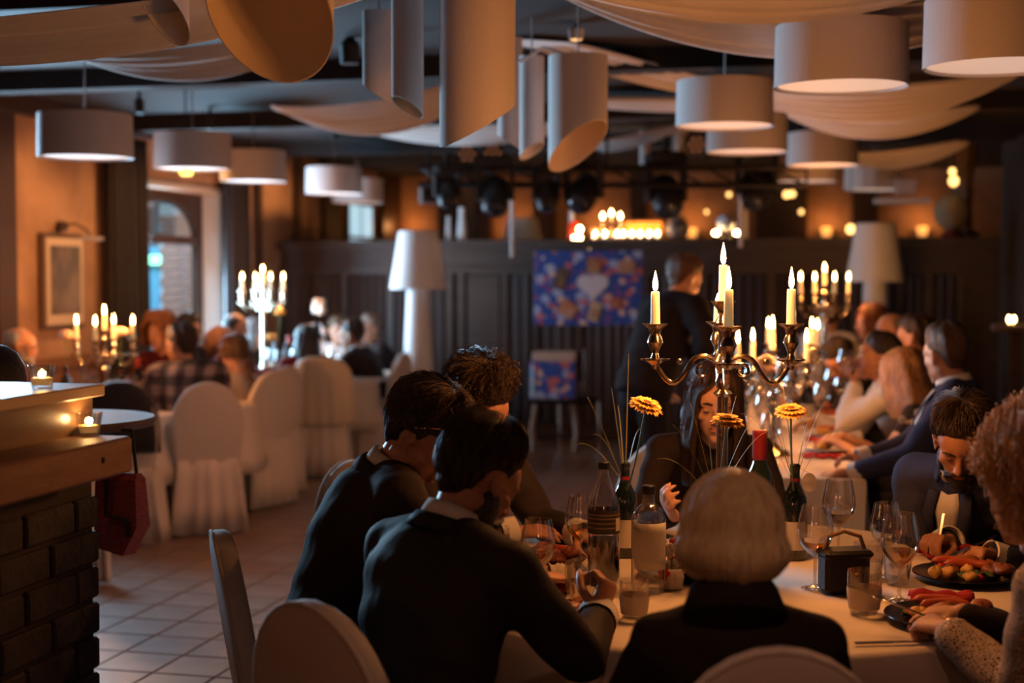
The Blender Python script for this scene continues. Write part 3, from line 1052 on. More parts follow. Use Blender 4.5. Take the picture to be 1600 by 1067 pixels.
# framed picture with picture lamp on the left wall
pic = empty('framed_picture', RM(AL + .03, 9.42, 1.555), -TH - PI / 2, 'white matted street picture in a dark frame on the orange plaster wall', 'picture')
MB().bevbox((0, .0, 0), (.56, .05, .70), .01).build('frame', mat('frame_wood', (.11, .06, .035), .5), pic, smooth=0)
MB().box((0, .027, 0), (.50, .01, .63)).build('mat_board', mat('mat_paper', (.62, .50, .38), .8), pic, smooth=0)
MB().box((0, .034, .01), (.40, .006, .50)).build('print', mat('street_print', (.035, .03, .032), .5, col2=(.17, .12, .09), scale=7, detail=8, stretch=(1, 1, .6)), pic, smooth=0)
pl = empty('picture_lamp', RM(AL + .02, 9.42, 1.95), -TH - PI / 2, 'slim bent picture lamp above the framed picture', 'wall lamp')
MB().bevbox((0, .02, .01), (.10, .05, .07), .01).build('bracket', M_DARKTRIM, pl)
MB().tube([(0, .03, .01), (0, .12, .03), (0, .22, -.02), (0, .25, -.07)], .008, n=6).build('arm', M_DARKTRIM, pl)
MB().tube([(-.16, .25, -.08), (.16, .25, -.08)], .016, n=10).build('shade', mat('lamp_brass', (.5, .35, .22), .35, metal=.7), pl)
# ------------------------------------------------------------------ bar counter at the left
bar = empty('bar_counter', RM(-1.95, 2.4, 0), -TH, 'dark brick bar counter with thick wooden beam and raised wooden shelf at the left edge', 'counter')
FA = .14          # brick face (room a = -1.81)
B1 = .77          # far end (room b = 3.17)
MB().box((FA - .25 - .012, B1 / 2 - .6, .56), (.5, B1 + 1.2 - .02, 1.12)).build('brick_core', M_MORTAR, bar, smooth=0)
BHs = .088
bk = MB().bevbox((0, 0, 0), (.03, .205, BHs - .012), .006).build('brick', M_BRICK, bar, smooth=0)
bsrc = bk.data
bpy.data.objects.remove(bk)
for i in range(12):
    for j in range(-8, 1):
        yy = B1 - .105 + j * .217 + (-.108 if i % 2 else 0)
        o = bpy.data.objects.new('brick', bsrc)
        COL.objects.link(o)
        o.parent = bar
        o.location = (FA - .012 + random.uniform(-.003, .003), yy, .05 + i * BHs)
        o.rotation_euler = (random.uniform(-.01, .01), 0, random.uniform(-.012, .012))
    if i % 2:
        o = bpy.data.objects.new('brick', bpy.data.meshes['brick_half'] if 'brick_half' in bpy.data.meshes else MB().bevbox((0, 0, 0), (.03, .10, BHs - .012), .006).build('brick_half', M_BRICK, bar, smooth=0).data)
        for t_ in [t for t in COL.objects if t.name.startswith('brick_half')]:
            bpy.data.objects.remove(t_)
        COL.objects.link(o)
        o.parent = bar
        o.location = (FA - .012, B1 - .052, .05 + i * BHs)
MB().bevbox((FA - .06, B1 / 2 - .68, 1.173), (.40, B1 + 1.2, .086), .006).build('beam', M_BEAM, bar, smooth=0)
for yy in (.55, .1):
    MB().lathe([(.008, 0), (.006, .004)], n=8, M=Matrix.Rotation(PI / 2, 3, 'Y'), c=(FA + .14, yy, 1.175)).build('peg', M_DARKTRIM, bar)
MB().box((FA - .20, B1 / 2 - .63, 1.26), (.40, B1 + 1.22, .089)).build('raised_front', M_COUNTER, bar, smooth=0)
MB().bevbox((FA - .19, B1 / 2 - .63, 1.319), (.44, B1 + 1.24, .03), .004).build('raised_shelf', M_LEDGE, bar, smooth=0)


def tealight(p, label):
    g = empty('tealight_glass', p, .3, label, 'tealight', 'tealights in tumblers on the bar')
    MB().lathe([(.0, .001), (.023, .001), (.024, .004), (.0325, .056), (.0305, .056), (.0225, .009), (.0, .008)], n=20, cap=False).build('glass', M_GLASS, g)
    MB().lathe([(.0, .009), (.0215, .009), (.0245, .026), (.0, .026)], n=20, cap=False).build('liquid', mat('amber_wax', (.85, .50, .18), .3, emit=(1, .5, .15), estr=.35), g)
    MB().lathe([(.0006, .026), (.0042, .031), (.0034, .037), (.0005, .046)], n=10).build('flame', M_FLAME, g)
    point_light((0, 0, .040), .55, (1.0, .55, .2), .01, 'flame_light', g)
    return g


tealight(P(66, 607, 3.34), 'tealight in a tumbler on the raised wooden shelf')
tealight(P(139, 681, 3.405), 'tealight in a tumbler on the lower wooden counter')

# tall round bar table behind the counter end
tb = empty('bar_table', P(100, 652, 5.0), 0, 'tall round dark bar table behind the end of the brick counter', 'table')
tb.location.z = 0
zt = P(100, 652, 5.0).z
MB().lathe([(.28, zt - .035), (.31, zt - .03), (.315, zt - .012), (.31, zt), (.0, zt)], n=48).build('table_top', mat('round_top', (.10, .045, .028), .55), tb)
MB().lathe([(.035, .03), (.035, zt - .035)], n=16).build('post', M_BLACKMETAL, tb)
MB().lathe([(.24, 0), (.24, .015), (.05, .04), (.036, .05)], n=36).build('foot', M_BLACKMETAL, tb)
bgp = P(190, 745, 4.80)
bag = empty('fabric_bag', (bgp.x, bgp.y, 0), R(-20), 'dark red woven bag hanging below the round bar table', 'bag')
z1 = P(190, 738, 4.80).z; z0 = P(190, 866, 4.80).z
MB().rings([[(-.075, -.03, z0 + .02), (.02, -.03, z0), (.03, .03, z0), (-.075, .03, z0 + .02)], [(-.085, -.04, z0 + .08), (.085, -.04, z0 + .10), (.085, .04, z0 + .10), (-.085, .04, z0 + .08)],
            [(-.085, -.03, z1 - .02), (.075, -.03, z1 - .02), (.075, .03, z1 - .02), (-.085, .03, z1 - .02)], [(-.08, -.01, z1), (.07, -.01, z1), (.07, .01, z1), (-.08, .01, z1)]]).build('body', M_REDFABRIC, bag)
MB().tube([(-.03, -.045, z1 - .02), (-.03, -.05, z0 + .14), (.05, -.05, z0 + .13), (.055, -.045, z0 + .07)], .008, n=6).build('strap', M_BLACKLEATHER, bag)
MB().tube([(-.07, 0, z1), (-.03, .02, zt - .025), (.03, .02, zt - .025), (.06, 0, z1)], .006, n=6).build('handle', M_BLACKLEATHER, bag)
# black bar stool back behind the raised shelf
bs = empty('bar_stool', (P(-58, 575, 4.1).x, 4.1, 0), R(60), 'black leather bar stool with a rounded back behind the raised shelf', 'stool')
zt2 = P(2, 536, 4.1).z
MB().lathe([(.17, .78), (.19, .80), (.19, .84), (.16, .86)], n=28).build('seat', M_BLACKLEATHER, bs)
arc = []
for zz, rr in ((.9, .15), (1.0, .175), (zt2 - .13, .18), (zt2 - .07, .172), (zt2 - .03, .15), (zt2 - .01, .12), (zt2, .08)):
    arc.append([(rr * math.cos(t), -rr * math.sin(t) * 1.0, zz) for t in np.linspace(.25, PI - .25, 14)] + [((rr - .03) * math.cos(t), -(rr - .03) * math.sin(t), zz) for t in np.linspace(PI - .25, .25, 14)])
MB().rings(arc).build('backrest', M_BLACKLEATHER, bs)
MB().tube([(0, -.16, .84), (0, -.17, .95)], .02).build('back_support', M_CHROME, bs)
MB().lathe([(.025, .03), (.025, .78)], n=12).build('post', M_CHROME, bs)
MB().lathe([(.2, 0), (.2, .015), (.03, .03)], n=30).build('foot', M_CHROME, bs)


# ------------------------------------------------------------------ covered banquet chairs (origin on the floor under the seat, facing +y)
def covered_chair_meshes(material, suffix, H=.95):
    rs = np.random.RandomState(3)
    fr = [rs.rand() * 6 for _ in range(6)]
    rings = []
    n = 72
    for z, ex, am in ((.0, 1.10, .020), (.10, 1.07, .017), (.25, 1.03, .012), (.38, 1.0, .007), (.45, .985, .003), (.475, .95, .0)):
        ring = []
        for i in range(n):
            t = 2 * PI * i / n
            c, s_ = math.cos(t), math.sin(t)
            # rounded square
            k = (abs(c) ** 5 + abs(s_) ** 5) ** (-1 / 5)
            wv = .8 * am * (math.sin(7 * t + fr[0]) + .4 * math.sin(13 * t + fr[1]) + .6 * math.sin(4 * t + fr[2]))
            ring.append(((.222 * ex) * c * k + wv * c, (.235 * ex) * s_ * k + wv * s_, z))
        rings.append(ring)
    rings.append([(x * .5, y * .5, .492) for x, y, z in rings[-1]])
    skirt = MB().rings(rings)
    # arch back
    def outline(ins):
        pts = []
        w0, wm = .185 - ins, .218 - ins
        zb, zm, ztp = .40 + ins, .66, H - ins
        for z in np.linspace(zb, zm, 5):
            tt = (z - zb) / (zm - zb)
            pts.append((w0 + (wm - w0) * tt, z))
        for t in np.linspace(.12, PI - .12, 15):
            pts.append((wm * math.cos(t), zm + (ztp - zm) * math.sin(t) ** .9))
        for z in np.linspace(zm, zb, 5):
            tt = (z - zb) / (zm - zb)
            pts.append((-(w0 + (wm - w0) * tt), z))
        return pts
    rg = []
    for y, ins in ((-.030, .03), (-.026, .008), (-.012, 0), (.012, 0), (.026, .008), (.030, .03)):
        rg.append([(x, -.235 + y - (z - .42) * .16, z) for x, z in outline(ins)])
    back = MB().rings(rg)
    # gathered tie and pleats below the back
    pl = []
    for z, out, am in ((.47, .012, .004), (.36, .022, .010), (.2, .034, .016), (.02, .046, .022)):
        row = []
        for i in range(41):
            u = i / 40 - .5
            row.append((u * (.36 + (.47 - z) * .25), -.262 - out - .6 * am * math.sin(u * 24 + 1.5 * math.sin(u * 5)) - .010 * math.cos(u * 13), z))
        pl.append(row)
    pleat = MB().grid(pl)
    piping = MB().tube([(x * 1.005, -.235 - .022 - (z - .42) * .16, z) for x, z in outline(.003)], .005, n=6)
    return skirt, back, pleat, piping


def chair_proto(name, material):
    r = empty(name)
    sk, bk_, pl_, pi_ = covered_chair_meshes(material, '')
    sk.build('skirt', material, r, smooth=180)
    bk_.build('back_cover', material, r, smooth=50)
    o = pl_.build('pleats', material, r, smooth=180)
    solidify(o, .004)
    pi_.build('piping', material, r, smooth=180)
    return r


CH = chair_proto('banquet_chair', M_WHITECLOTH)
CH['category'] = 'chair'
_ch_used = [False]


def chair(x, y, heading, label, group='white covered banquet chairs', s=1.0):
    o = CH if not _ch_used[0] else copy_tree(CH)
    _ch_used[0] = True
    o['category'] = 'chair'
    return place(o, (x, y, 0), -R(heading), label, group, s)


# heading: 0 faces away from the camera, 90 faces right
def behind(px, Y, heading, d=.26):
    """seat centre of a chair whose back shows at pixel column px and distance Y"""
    x = (px - 800) / FPX * Y
    return x + d * math.sin(R(heading)), Y + d * math.cos(R(heading))


CHP = {}
for key, px, Y, hd, lab in (
    ('man1', 520, 2.86, 44, 'cream covered banquet chair holding the near man in the black suit'),
    ('man2', 378, 3.62, 74, 'covered banquet chair seen edge on at the front left of the near table'),
    ('blonde', 1218, 2.52, 3, 'covered banquet chair under the blonde woman at the bottom edge'),
    ('plaid', 322, 8.70, -18, 'white covered banquet chair of the man in the plaid shirt'),
    ('braid', 418, 9.75, -55, 'white covered banquet chair seen from the side behind the plaid man'),
    ('braid2', 437, 10.25, -62, 'white covered banquet chair second of two seen from the side'),
    ('red', 500, 11.25, -8, 'white covered banquet chair with a pale jacket hung over its back'),
    ('suit', 620, 12.0, -75, 'white covered banquet chair of the dark suited man near the floor lamp'),
):
    x, y = behind(px, Y, hd)
    CHP[key] = (x, y, hd)
    chair(x, y, hd, lab)
# chair placed at the far side of the left table, dark jacket over it
x, y = behind(186, 8.35, -10)
chair(x, y, -10, 'banquet chair with a black jacket over its back at the left table')
jk = MB()
rg = []
for i, (z, o_) in enumerate(((.55, .035), (.66, .05), (.78, .05), (.86, .047), (.92, .043), (.955, .038), (.975, .03), (.983, .01))):
    n = 24
    rg.append([(.232 * math.sqrt(max(.05, 1 - max(0, (z - .66) / .33) ** 2.4)) * math.cos(t), -.235 - (z - .42) * .16 + (.03 + o_ * .6) * math.sin(t), z) for t in np.linspace(0, 2 * PI, n, endpoint=False)])
jo = MB().rings(rg).build('jacket', mat('black_wool', (.015, .012, .012), .8, sheen=.3), smooth=180)
place(jo, (x, y, 0), R(10), 'black jacket hung over a chair back at the left table')
tag(jo, None, 'jacket')
# pale jacket on the chair of the woman in red
x, y, hd = CHP['red']
jk = []
for i, z in enumerate(np.linspace(.40, .962, 12)):
    row = []
    for j in range(49):
        u = j / 48 - .5
        prof = .245 + (.03 * (1 - (z - .4) / .56))
        wdt = prof if z < .8 else prof * max(.25, math.sqrt(max(0, 1 - ((z - .8) / .178) ** 2)))
        row.append((u * 2 * wdt * .98, -.285 - (z - .42) * .16 - .016 * math.cos(u * 3) - .012 * math.sin(u * 34 + z * 2) * (1.1 - z), z + (.03 * abs(u) if i == 0 else 0)))
    jk.append(row)
jo = MB().grid(jk).build('jacket', mat('cream_wool', (.66, .55, .42), .85, bump=.2, bscale=200), smooth=180)
solidify(jo, .012)
place(jo, (x, y, 0), -R(hd), 'cream jacket draped over the chair back behind the woman in red')
tag(jo, None, 'jacket')
for key, xx, yy, hd, lab in (('long', .62, 5.28, 180, 'covered banquet chair of the long haired woman behind the tall candelabra'), ('beard', 1.66, 4.78, 231, 'covered banquet chair of the bearded man at the near table'),
                             ('curly', 1.36, 2.82, -40, 'covered banquet chair of the curly haired woman at the right edge'), ('man3', -.30, 4.80, 125, 'covered banquet chair of the third man at the left of the near table')):
    CHP[key] = (xx, yy, hd)
    chair(xx, yy, hd, lab)
q = curtain('cloth_edge', (P(120, 880, 7.3).x, 7.3), (P(170, 880, 7.3).x, 7.3), 0.01, .30, 4, .02, M_WHITECLOTH, 'hem of a white cloth showing beyond the brick counter', 'cloth', flare=.1)


# ------------------------------------------------------------------ tables and cloths
def round_table(cx, cy, r, lab, clab, drop=.42, seed=1):
    t = empty('round_table', (cx, cy, 0), 0, lab, 'table', 'round banquet tables')
    MB().lathe([(r - .02, .70), (r, .705), (r, .735), (r - .01, .742), (0, .742)], n=64).build('table_top', M_DARKWOOD, t)
    MB().lathe([(.30, 0), (.30, .02), (.06, .06), (.05, .66), (.2, .70)], n=32).build('pedestal', M_BLACKMETAL, t)
    rs = np.random.RandomState(seed)
    n = 144
    ph = rs.rand(4) * 6
    rings = [[(.001 * math.cos(2 * PI * i / n), .001 * math.sin(2 * PI * i / n), .746) for i in range(n)]]
    for k, (rr, z, am) in enumerate(((r * .5, .746, 0), (r - .02, .746, 0), (r + .004, .744, 0), (r + .012, .732, 0), (r + .016, .68, .006), (r + .03, .56, .018), (r + .045, .42, .03), (r + .055, .74 - drop, .038))):
        rings.append([((rr + am * (math.sin(12 * t + ph[0]) + .6 * math.sin(19 * t + ph[1]))) * math.cos(t), (rr + am * (math.sin(12 * t + ph[0]) + .6 * math.sin(19 * t + ph[1]))) * math.sin(t), z) for t in (2 * PI * i / n for i in range(n))])
    o = MB().rings(rings, cap=False).build('tablecloth', M_TABLECLOTH, smooth=60)
    o.location = (cx, cy, 0)
    solidify(o, .003, 1)
    tag(o, clab, 'tablecloth', 'white round tablecloths')
    return t


TC = Vector((.60, 4.05, .75))
round_table(.60, 4.05, .90, 'round banquet table under the nearest white cloth', 'white cloth of the near round table set with bottles and plates', .42, 1)
TA = Vector((-2.45, 9.35, .75))
round_table(TA.x, TA.y, .74, 'round banquet table under the cloth at the far left', 'white cloth of the left round table beside the framed picture', .42, 2)
TBc = Vector((-1.78, 12.35, .75))
round_table(TBc.x, TBc.y, .78, 'round banquet table under the cloth near the back wall', 'white cloth of the round table near the back wall and floor lamp', .42, 3)

# the long table at the right: room aligned
lc = P(1350, 752, 5.9)
la, lb = lc.x * VX + lc.y * VY, lc.x * UX + lc.y * UY     # right near corner in room coordinates
LT0, LT1, LW = lb, lb + 6.0, .80
lt = empty('long_table', RM(la - LW / 2, (LT0 + LT1) / 2, 0), -TH, 'long banquet table running away to the back on the right', 'table')
MB().bevbox((0, 0, .725), (LW - .01, LT1 - LT0 - .01, .03), .004).build('table_top', M_DARKWOOD, lt, smooth=0)
for sx in (-1, 1):
    for yy in (-2.8, 0, 2.8):
        MB().box((sx * .33, yy, .355), (.05, .05, .71)).build('leg', M_BLACKMETAL, lt, smooth=0)
lm = MB()
rings = []
n = 200
rs = np.random.RandomState(5)
for z, ex, am in ((.746, -.02, 0), (.745, .004, 0), (.73, .012, 0), (.6, .018, .006), (.4, .03, .016), (.16, .042, .024)):
    ring = []
    per = []
    hw, hl = LW / 2 + ex, (LT1 - LT0) / 2 + ex
    for i in range(n):
        s_ = i / n * (4 * hw + 4 * hl)
        if s_ < 2 * hw:
            x, y, nx, ny = -hw + s_, -hl, 0, -1
        elif s_ < 2 * hw + 2 * hl:
            x, y, nx, ny = hw, -hl + s_ - 2 * hw, 1, 0
        elif s_ < 4 * hw + 2 * hl:
            x, y, nx, ny = hw - (s_ - 2 * hw - 2 * hl), hl, 0, 1
        else:
            x, y, nx, ny = -hw, hl - (s_ - 4 * hw - 2 * hl), -1, 0
        wv = am * math.sin(s_ * 26)
        ring.append((x + nx * wv, y + ny * wv, z))
    rings.append(ring)
lm.rings(rings, cap=False)
lm.add([(x, y, .746) for x, y, z in rings[0]], [tuple(range(n))])
o = lm.build('tablecloth', M_TABLECLOTH, smooth=50)
place(o, lt.location, -TH, 'white cloth of the long table crowded with glasses')
tag(o, None, 'tablecloth')


def LT(da, db, z=.75):
    """point on the long table: da from its right edge to the left, db from the near end"""
    return RM(la - da, LT0 + db, z)
# ------------------------------------------------------------------ people
def skin_mat(name, col, col2):
    return mat(name, col, .5, col2=col2, scale=25, bump=.05, bscale=400, sss=.0)


SK_LIGHT = skin_mat('skin_light', (.50, .27, .18), (.56, .31, .21))
SK_WARM = skin_mat('skin_warm', (.42, .20, .12), (.48, .24, .15))
SK_TAN = skin_mat('skin_tan', (.36, .165, .09), (.41, .19, .105))


def hair_mat(name, col, col2, rough=.42):
    return mat(name, col, rough, col2=col2, scale=14, stretch=(6, 6, 1), bump=.5, bscale=110, spec=.4)


H_BLACK = hair_mat('hair_black', (.018, .012, .010), (.040, .026, .019))
H_DARK = hair_mat('hair_dark_brown', (.020, .011, .007), (.050, .026, .014))
H_BROWN = hair_mat('hair_brown', (.060, .028, .013), (.12, .06, .028))
H_AUBURN = hair_mat('hair_auburn', (.12, .035, .014), (.22, .08, .03))
H_BLOND = hair_mat('hair_blond', (.62, .44, .24), (.80, .62, .38), rough=.36)
H_CURLY = hair_mat('hair_strawberry', (.66, .34, .14), (.85, .54, .28))
H_GREY = hair_mat('hair_grey', (.30, .28, .27), (.46, .44, .42))
H_GREYBROWN = hair_mat('hair_grey_brown', (.13, .09, .07), (.24, .19, .15))


def cloth(name, col, col2=None, rough=.85, sheen=.0, bump=.25, bscale=22):
    return mat(name, col, rough, sheen=sheen, col2=col2, scale=220, bump=bump, bscale=bscale, spec=.12)


C_BLACKSUIT = cloth('black_suit', (.022, .016, .015), (.028, .021, .019), rough=.7)
C_CHARCOAL = cloth('charcoal_suit', (.030, .022, .022), (.038, .029, .028))
C_NAVY = cloth('navy_suit', (.030, .034, .068), (.042, .046, .088))
C_BLACKKNIT = cloth('black_knit', (.022, .016, .015), (.028, .020, .018), rough=.9)
C_DARKRED = cloth('dark_red_knit', (.11, .006, .010), (.15, .010, .014))
C_MAROON = cloth('maroon_shirt', (.055, .008, .010), (.08, .014, .014))
C_WHITESHIRT = cloth('white_shirt', (.62, .58, .55), (.70, .66, .63), bump=.2, bscale=14)
C_CREAMTOP = cloth('cream_top', (.42, .34, .28), (.5, .42, .35))
C_TROUSER = cloth('dark_trousers', (.014, .012, .013))
C_JEANS = cloth('grey_trousers', (.05, .055, .07))
C_SHOE = mat('black_shoe', (.012, .010, .010), .35)


def plaid_mat():
    m = bpy.data.materials.new('plaid_flannel')
    m.use_nodes = True
    nt = m.node_tree
    n = nt.nodes
    b = n['Principled BSDF']
    b.inputs['Roughness'].default_value = .9
    tc = n.new('ShaderNodeTexCoord')
    sp = n.new('ShaderNodeSeparateXYZ')
    nt.links.new(tc.outputs['Object'], sp.inputs[0])
    socks = []
    for ax, fr in ((0, 58.0), (2, 52.0)):
        mu = n.new('ShaderNodeMath'); mu.operation = 'MULTIPLY'; mu.inputs[1].default_value = fr
        nt.links.new(sp.outputs[ax], mu.inputs[0])
        si = n.new('ShaderNodeMath'); si.operation = 'SINE'
        nt.links.new(mu.outputs[0], si.inputs[0])
        rp = n.new('ShaderNodeMapRange'); rp.inputs[1].default_value = -.35; rp.inputs[2].default_value = .35
        nt.links.new(si.outputs[0], rp.inputs[0])
        socks.append(rp.outputs[0])
    ad = n.new('ShaderNodeMath'); ad.operation = 'ADD'
    nt.links.new(socks[0], ad.inputs[0]); nt.links.new(socks[1], ad.inputs[1])
    hf = n.new('ShaderNodeMath'); hf.operation = 'MULTIPLY'; hf.inputs[1].default_value = .5
    nt.links.new(ad.outputs[0], hf.inputs[0])
    rp = n.new('ShaderNodeValToRGB')
    rp.color_ramp.elements[0].color = (.014, .010, .011, 1)
    rp.color_ramp.elements[1].color = (.30, .22, .20, 1)
    e = rp.color_ramp.elements.new(.5); e.color = (.075, .055, .065, 1)
    nt.links.new(hf.outputs[0], rp.inputs[0])
    nt.links.new(rp.outputs[0], b.inputs['Base Color'])
    return m


C_PLAID = plaid_mat()


def lace_mat():
    m = bpy.data.materials.new('cream_lace')
    m.use_nodes = True
    nt = m.node_tree
    n = nt.nodes
    b = n['Principled BSDF']
    b.inputs['Base Color'].default_value = (.50, .38, .28, 1)
    b.inputs['Roughness'].default_value = .85
    tc = n.new('ShaderNodeTexCoord')
    vo = n.new('ShaderNodeTexVoronoi')
    vo.feature = 'DISTANCE_TO_EDGE'
    vo.inputs['Scale'].default_value = 130
    nt.links.new(tc.outputs['Object'], vo.inputs['Vector'])
    rp = n.new('ShaderNodeMath'); rp.operation = 'LESS_THAN'; rp.inputs[1].default_value = .20
    nt.links.new(vo.outputs['Distance'], rp.inputs[0])
    nt.links.new(rp.outputs[0], b.inputs['Alpha'])
    return m


C_LACE = lace_mat()


def remesh(mb, vox, smooth=3, name='m', material=None, disp=None):
    me = bpy.data.meshes.new(name)
    me.from_pydata(mb.v, [], mb.f)
    o = bpy.data.objects.new(name, me)
    COL.objects.link(o)
    md = o.modifiers.new('r', 'REMESH')
    md.mode = 'VOXEL'
    md.voxel_size = vox
    if smooth:
        sm = o.modifiers.new('s', 'SMOOTH')
        sm.factor = .5
        sm.iterations = smooth
    dg = bpy.context.evaluated_depsgraph_get()
    out = bpy.data.meshes.new_from_object(o.evaluated_get(dg))
    bpy.data.objects.remove(o)
    bpy.data.meshes.remove(me)
    out.name = name
    if disp:
        n = len(out.vertices)
        co = np.empty(n * 3); out.vertices.foreach_get('co', co); co = co.reshape(-1, 3)
        no = np.empty(n * 3); out.vertex_normals.foreach_get('vector', no); no = no.reshape(-1, 3)
        co += no * disp(co)[:, None]
        out.vertices.foreach_set('co', co.ravel())
    out.materials.clear()
    if material:
        out.materials.append(material)
    out.shade_smooth()
    return out


def mesh_obj(name, me, parent=None, origin=None):
    o = bpy.data.objects.new(name, me)
    COL.objects.link(o)
    if origin is not None:
        me.transform(Matrix.Translation(-origin))
    if parent:
        o.parent = parent
    return o


def cyl_chain(mb, pts, rad, n=14):
    """tube with rounded ends"""
    mb.tube(pts, rad, n=n)
    for p, r in ((pts[0], rad[0]), (pts[-1], rad[-1])):
        mb.ell(p, (r, r, r), n=n, m=8)


def lerp_pts(pts, rad, k=3):
    P_, R_ = [], []
    for i in range(len(pts) - 1):
        for j in range(k):
            t = j / k
            P_.append(Vector(pts[i]).lerp(Vector(pts[i + 1]), t))
            R_.append(rad[i] * (1 - t) + rad[i + 1] * t)
    P_.append(Vector(pts[-1])); R_.append(rad[-1])
    return P_, R_


def hand(mb, wrist, d, nrm, side, curl=.5, s=1.0, spread=.10):
    """palm, four fingers of different length and a thumb leaving the side of the palm"""
    d = d.normalized()
    nrm = (nrm - d * nrm.dot(d)).normalized()
    x = d.cross(nrm) if side > 0 else nrm.cross(d)
    F = lambda a, b, c: wrist + (d * a + x * b + nrm * c) * s
    rg = []
    for a, hw, ht in ((-.01, .024, .019), (.02, .029, .017), (.05, .038, .0155), (.078, .041, .014), (.092, .037, .010)):
        rg.append([F(a, hw * math.cos(t), ht * math.sin(t)) for t in np.linspace(0, 2 * PI, 14, endpoint=False)])
    mb.rings(rg)
    for k, (b, L) in enumerate(((.030, .074), (.0105, .083), (-.0105, .077), (-.030, .060))):
        p = F(.084 - .004 * abs(k - 1), b, 0)
        ang = 0.0
        pts = [F(.065, b * .9, 0), p]
        rad = [.0095 * s, .0098 * s]
        for q, fr in enumerate((.45, .31, .24)):
            ang += curl * (.75 if q == 0 else 1.0) * (1 + .08 * k)
            dd = d * math.cos(ang) + nrm * math.sin(ang) + x * (spread * (1.2 - k * .8) * (1 if q == 0 else 0))
            p = p + dd.normalized() * L * fr * s
            pts.append(p); rad.append((.0092, .0084, .0068)[q] * s)
        cyl_chain(mb, pts, rad, n=9)
    p0 = F(.022, .026, .006)
    p1 = F(.045, .050, .016 + .012 * curl)
    p2 = F(.072, .058 - .012 * curl, .026 + .022 * curl)
    p3 = F(.092, .056 - .026 * curl, .030 + .034 * curl)
    cyl_chain(mb, [p0, p1, p2, p3], [.014 * s, .0125 * s, .0108 * s, .0078 * s], n=9)


def head_parts(mb, F, woman=False, eyelid=True):
    """F maps head-local coordinates to the world (origin mid-height of the head, y forward)"""
    def E(c, r, n=16, m=10):
        t = MB().ell(c, r, n=n, m=m)
        mb.add([F(p) for p in t.v], t.f)

    def T(pts, rad, n=10):
        t = MB()
        cyl_chain(t, [Vector(p) for p in pts], rad, n)
        mb.add([F(p) for p in t.v], t.f)
    jw = .92 if woman else 1.0
    E((0, -.014, .032), (.076, .098, .087), 24, 14)          # cranium
    E((0, .030, .030), (.066, .066, .062), 20, 12)            # forehead
    E((0, .024, -.030), (.064 * jw, .064, .072), 20, 12)      # face
    E((0, .036, -.066), (.050 * jw, .052, .046), 18, 10)      # jaw
    E((0, .066, -.100), (.024 * jw, .022, .018))              # chin
    for s_ in (-1, 1):
        E((s_ * .052 * jw, -.004, -.060), (.016, .034, .026))  # jaw angle
        E((s_ * .043, .056, -.022), (.021, .022, .018))       # cheekbone
        E((s_ * .030, .079, .020), (.024, .012, .008))        # brow
        if eyelid:
            E((s_ * .031, .076, -.001), (.0155, .0125, .0095))    # lids
        # ear: rim and lobe
        T([(s_ * .076, .010, -.030), (s_ * .079, -.008, -.026), (s_ * .086, -.022, -.002), (s_ * .087, -.016, .018), (s_ * .082, .004, .022), (s_ * .077, .012, .006)],
          [.006, .0065, .0065, .0065, .006, .005], 8)
        E((s_ * .078, -.004, -.004), (.006, .014, .022))
        E((s_ * .011, .100, -.034), (.0085, .010, .0075))     # nostril wings
    T([(0, .084, .018), (0, .098, -.008), (0, .110, -.028)], [.0095, .0105, .0125])  # nose
    E((0, .088, -.056), (.024, .010, .0062))                  # upper lip
    E((0, .086, -.069), (.021, .0105, .0070))                 # lower lip


HAIRLINE_M = [(0, 58), (35, 62), (62, 78), (80, 100), (100, 100), (120, 120), (150, 132), (180, 136)]


def interp(tab, x):
    for (x0, y0), (x1, y1) in zip(tab, tab[1:]):
        if x <= x1:
            t = (x - x0) / (x1 - x0)
            t = t * t * (3 - 2 * t)
            return y0 + (y1 - y0) * t
    return tab[-1][1]


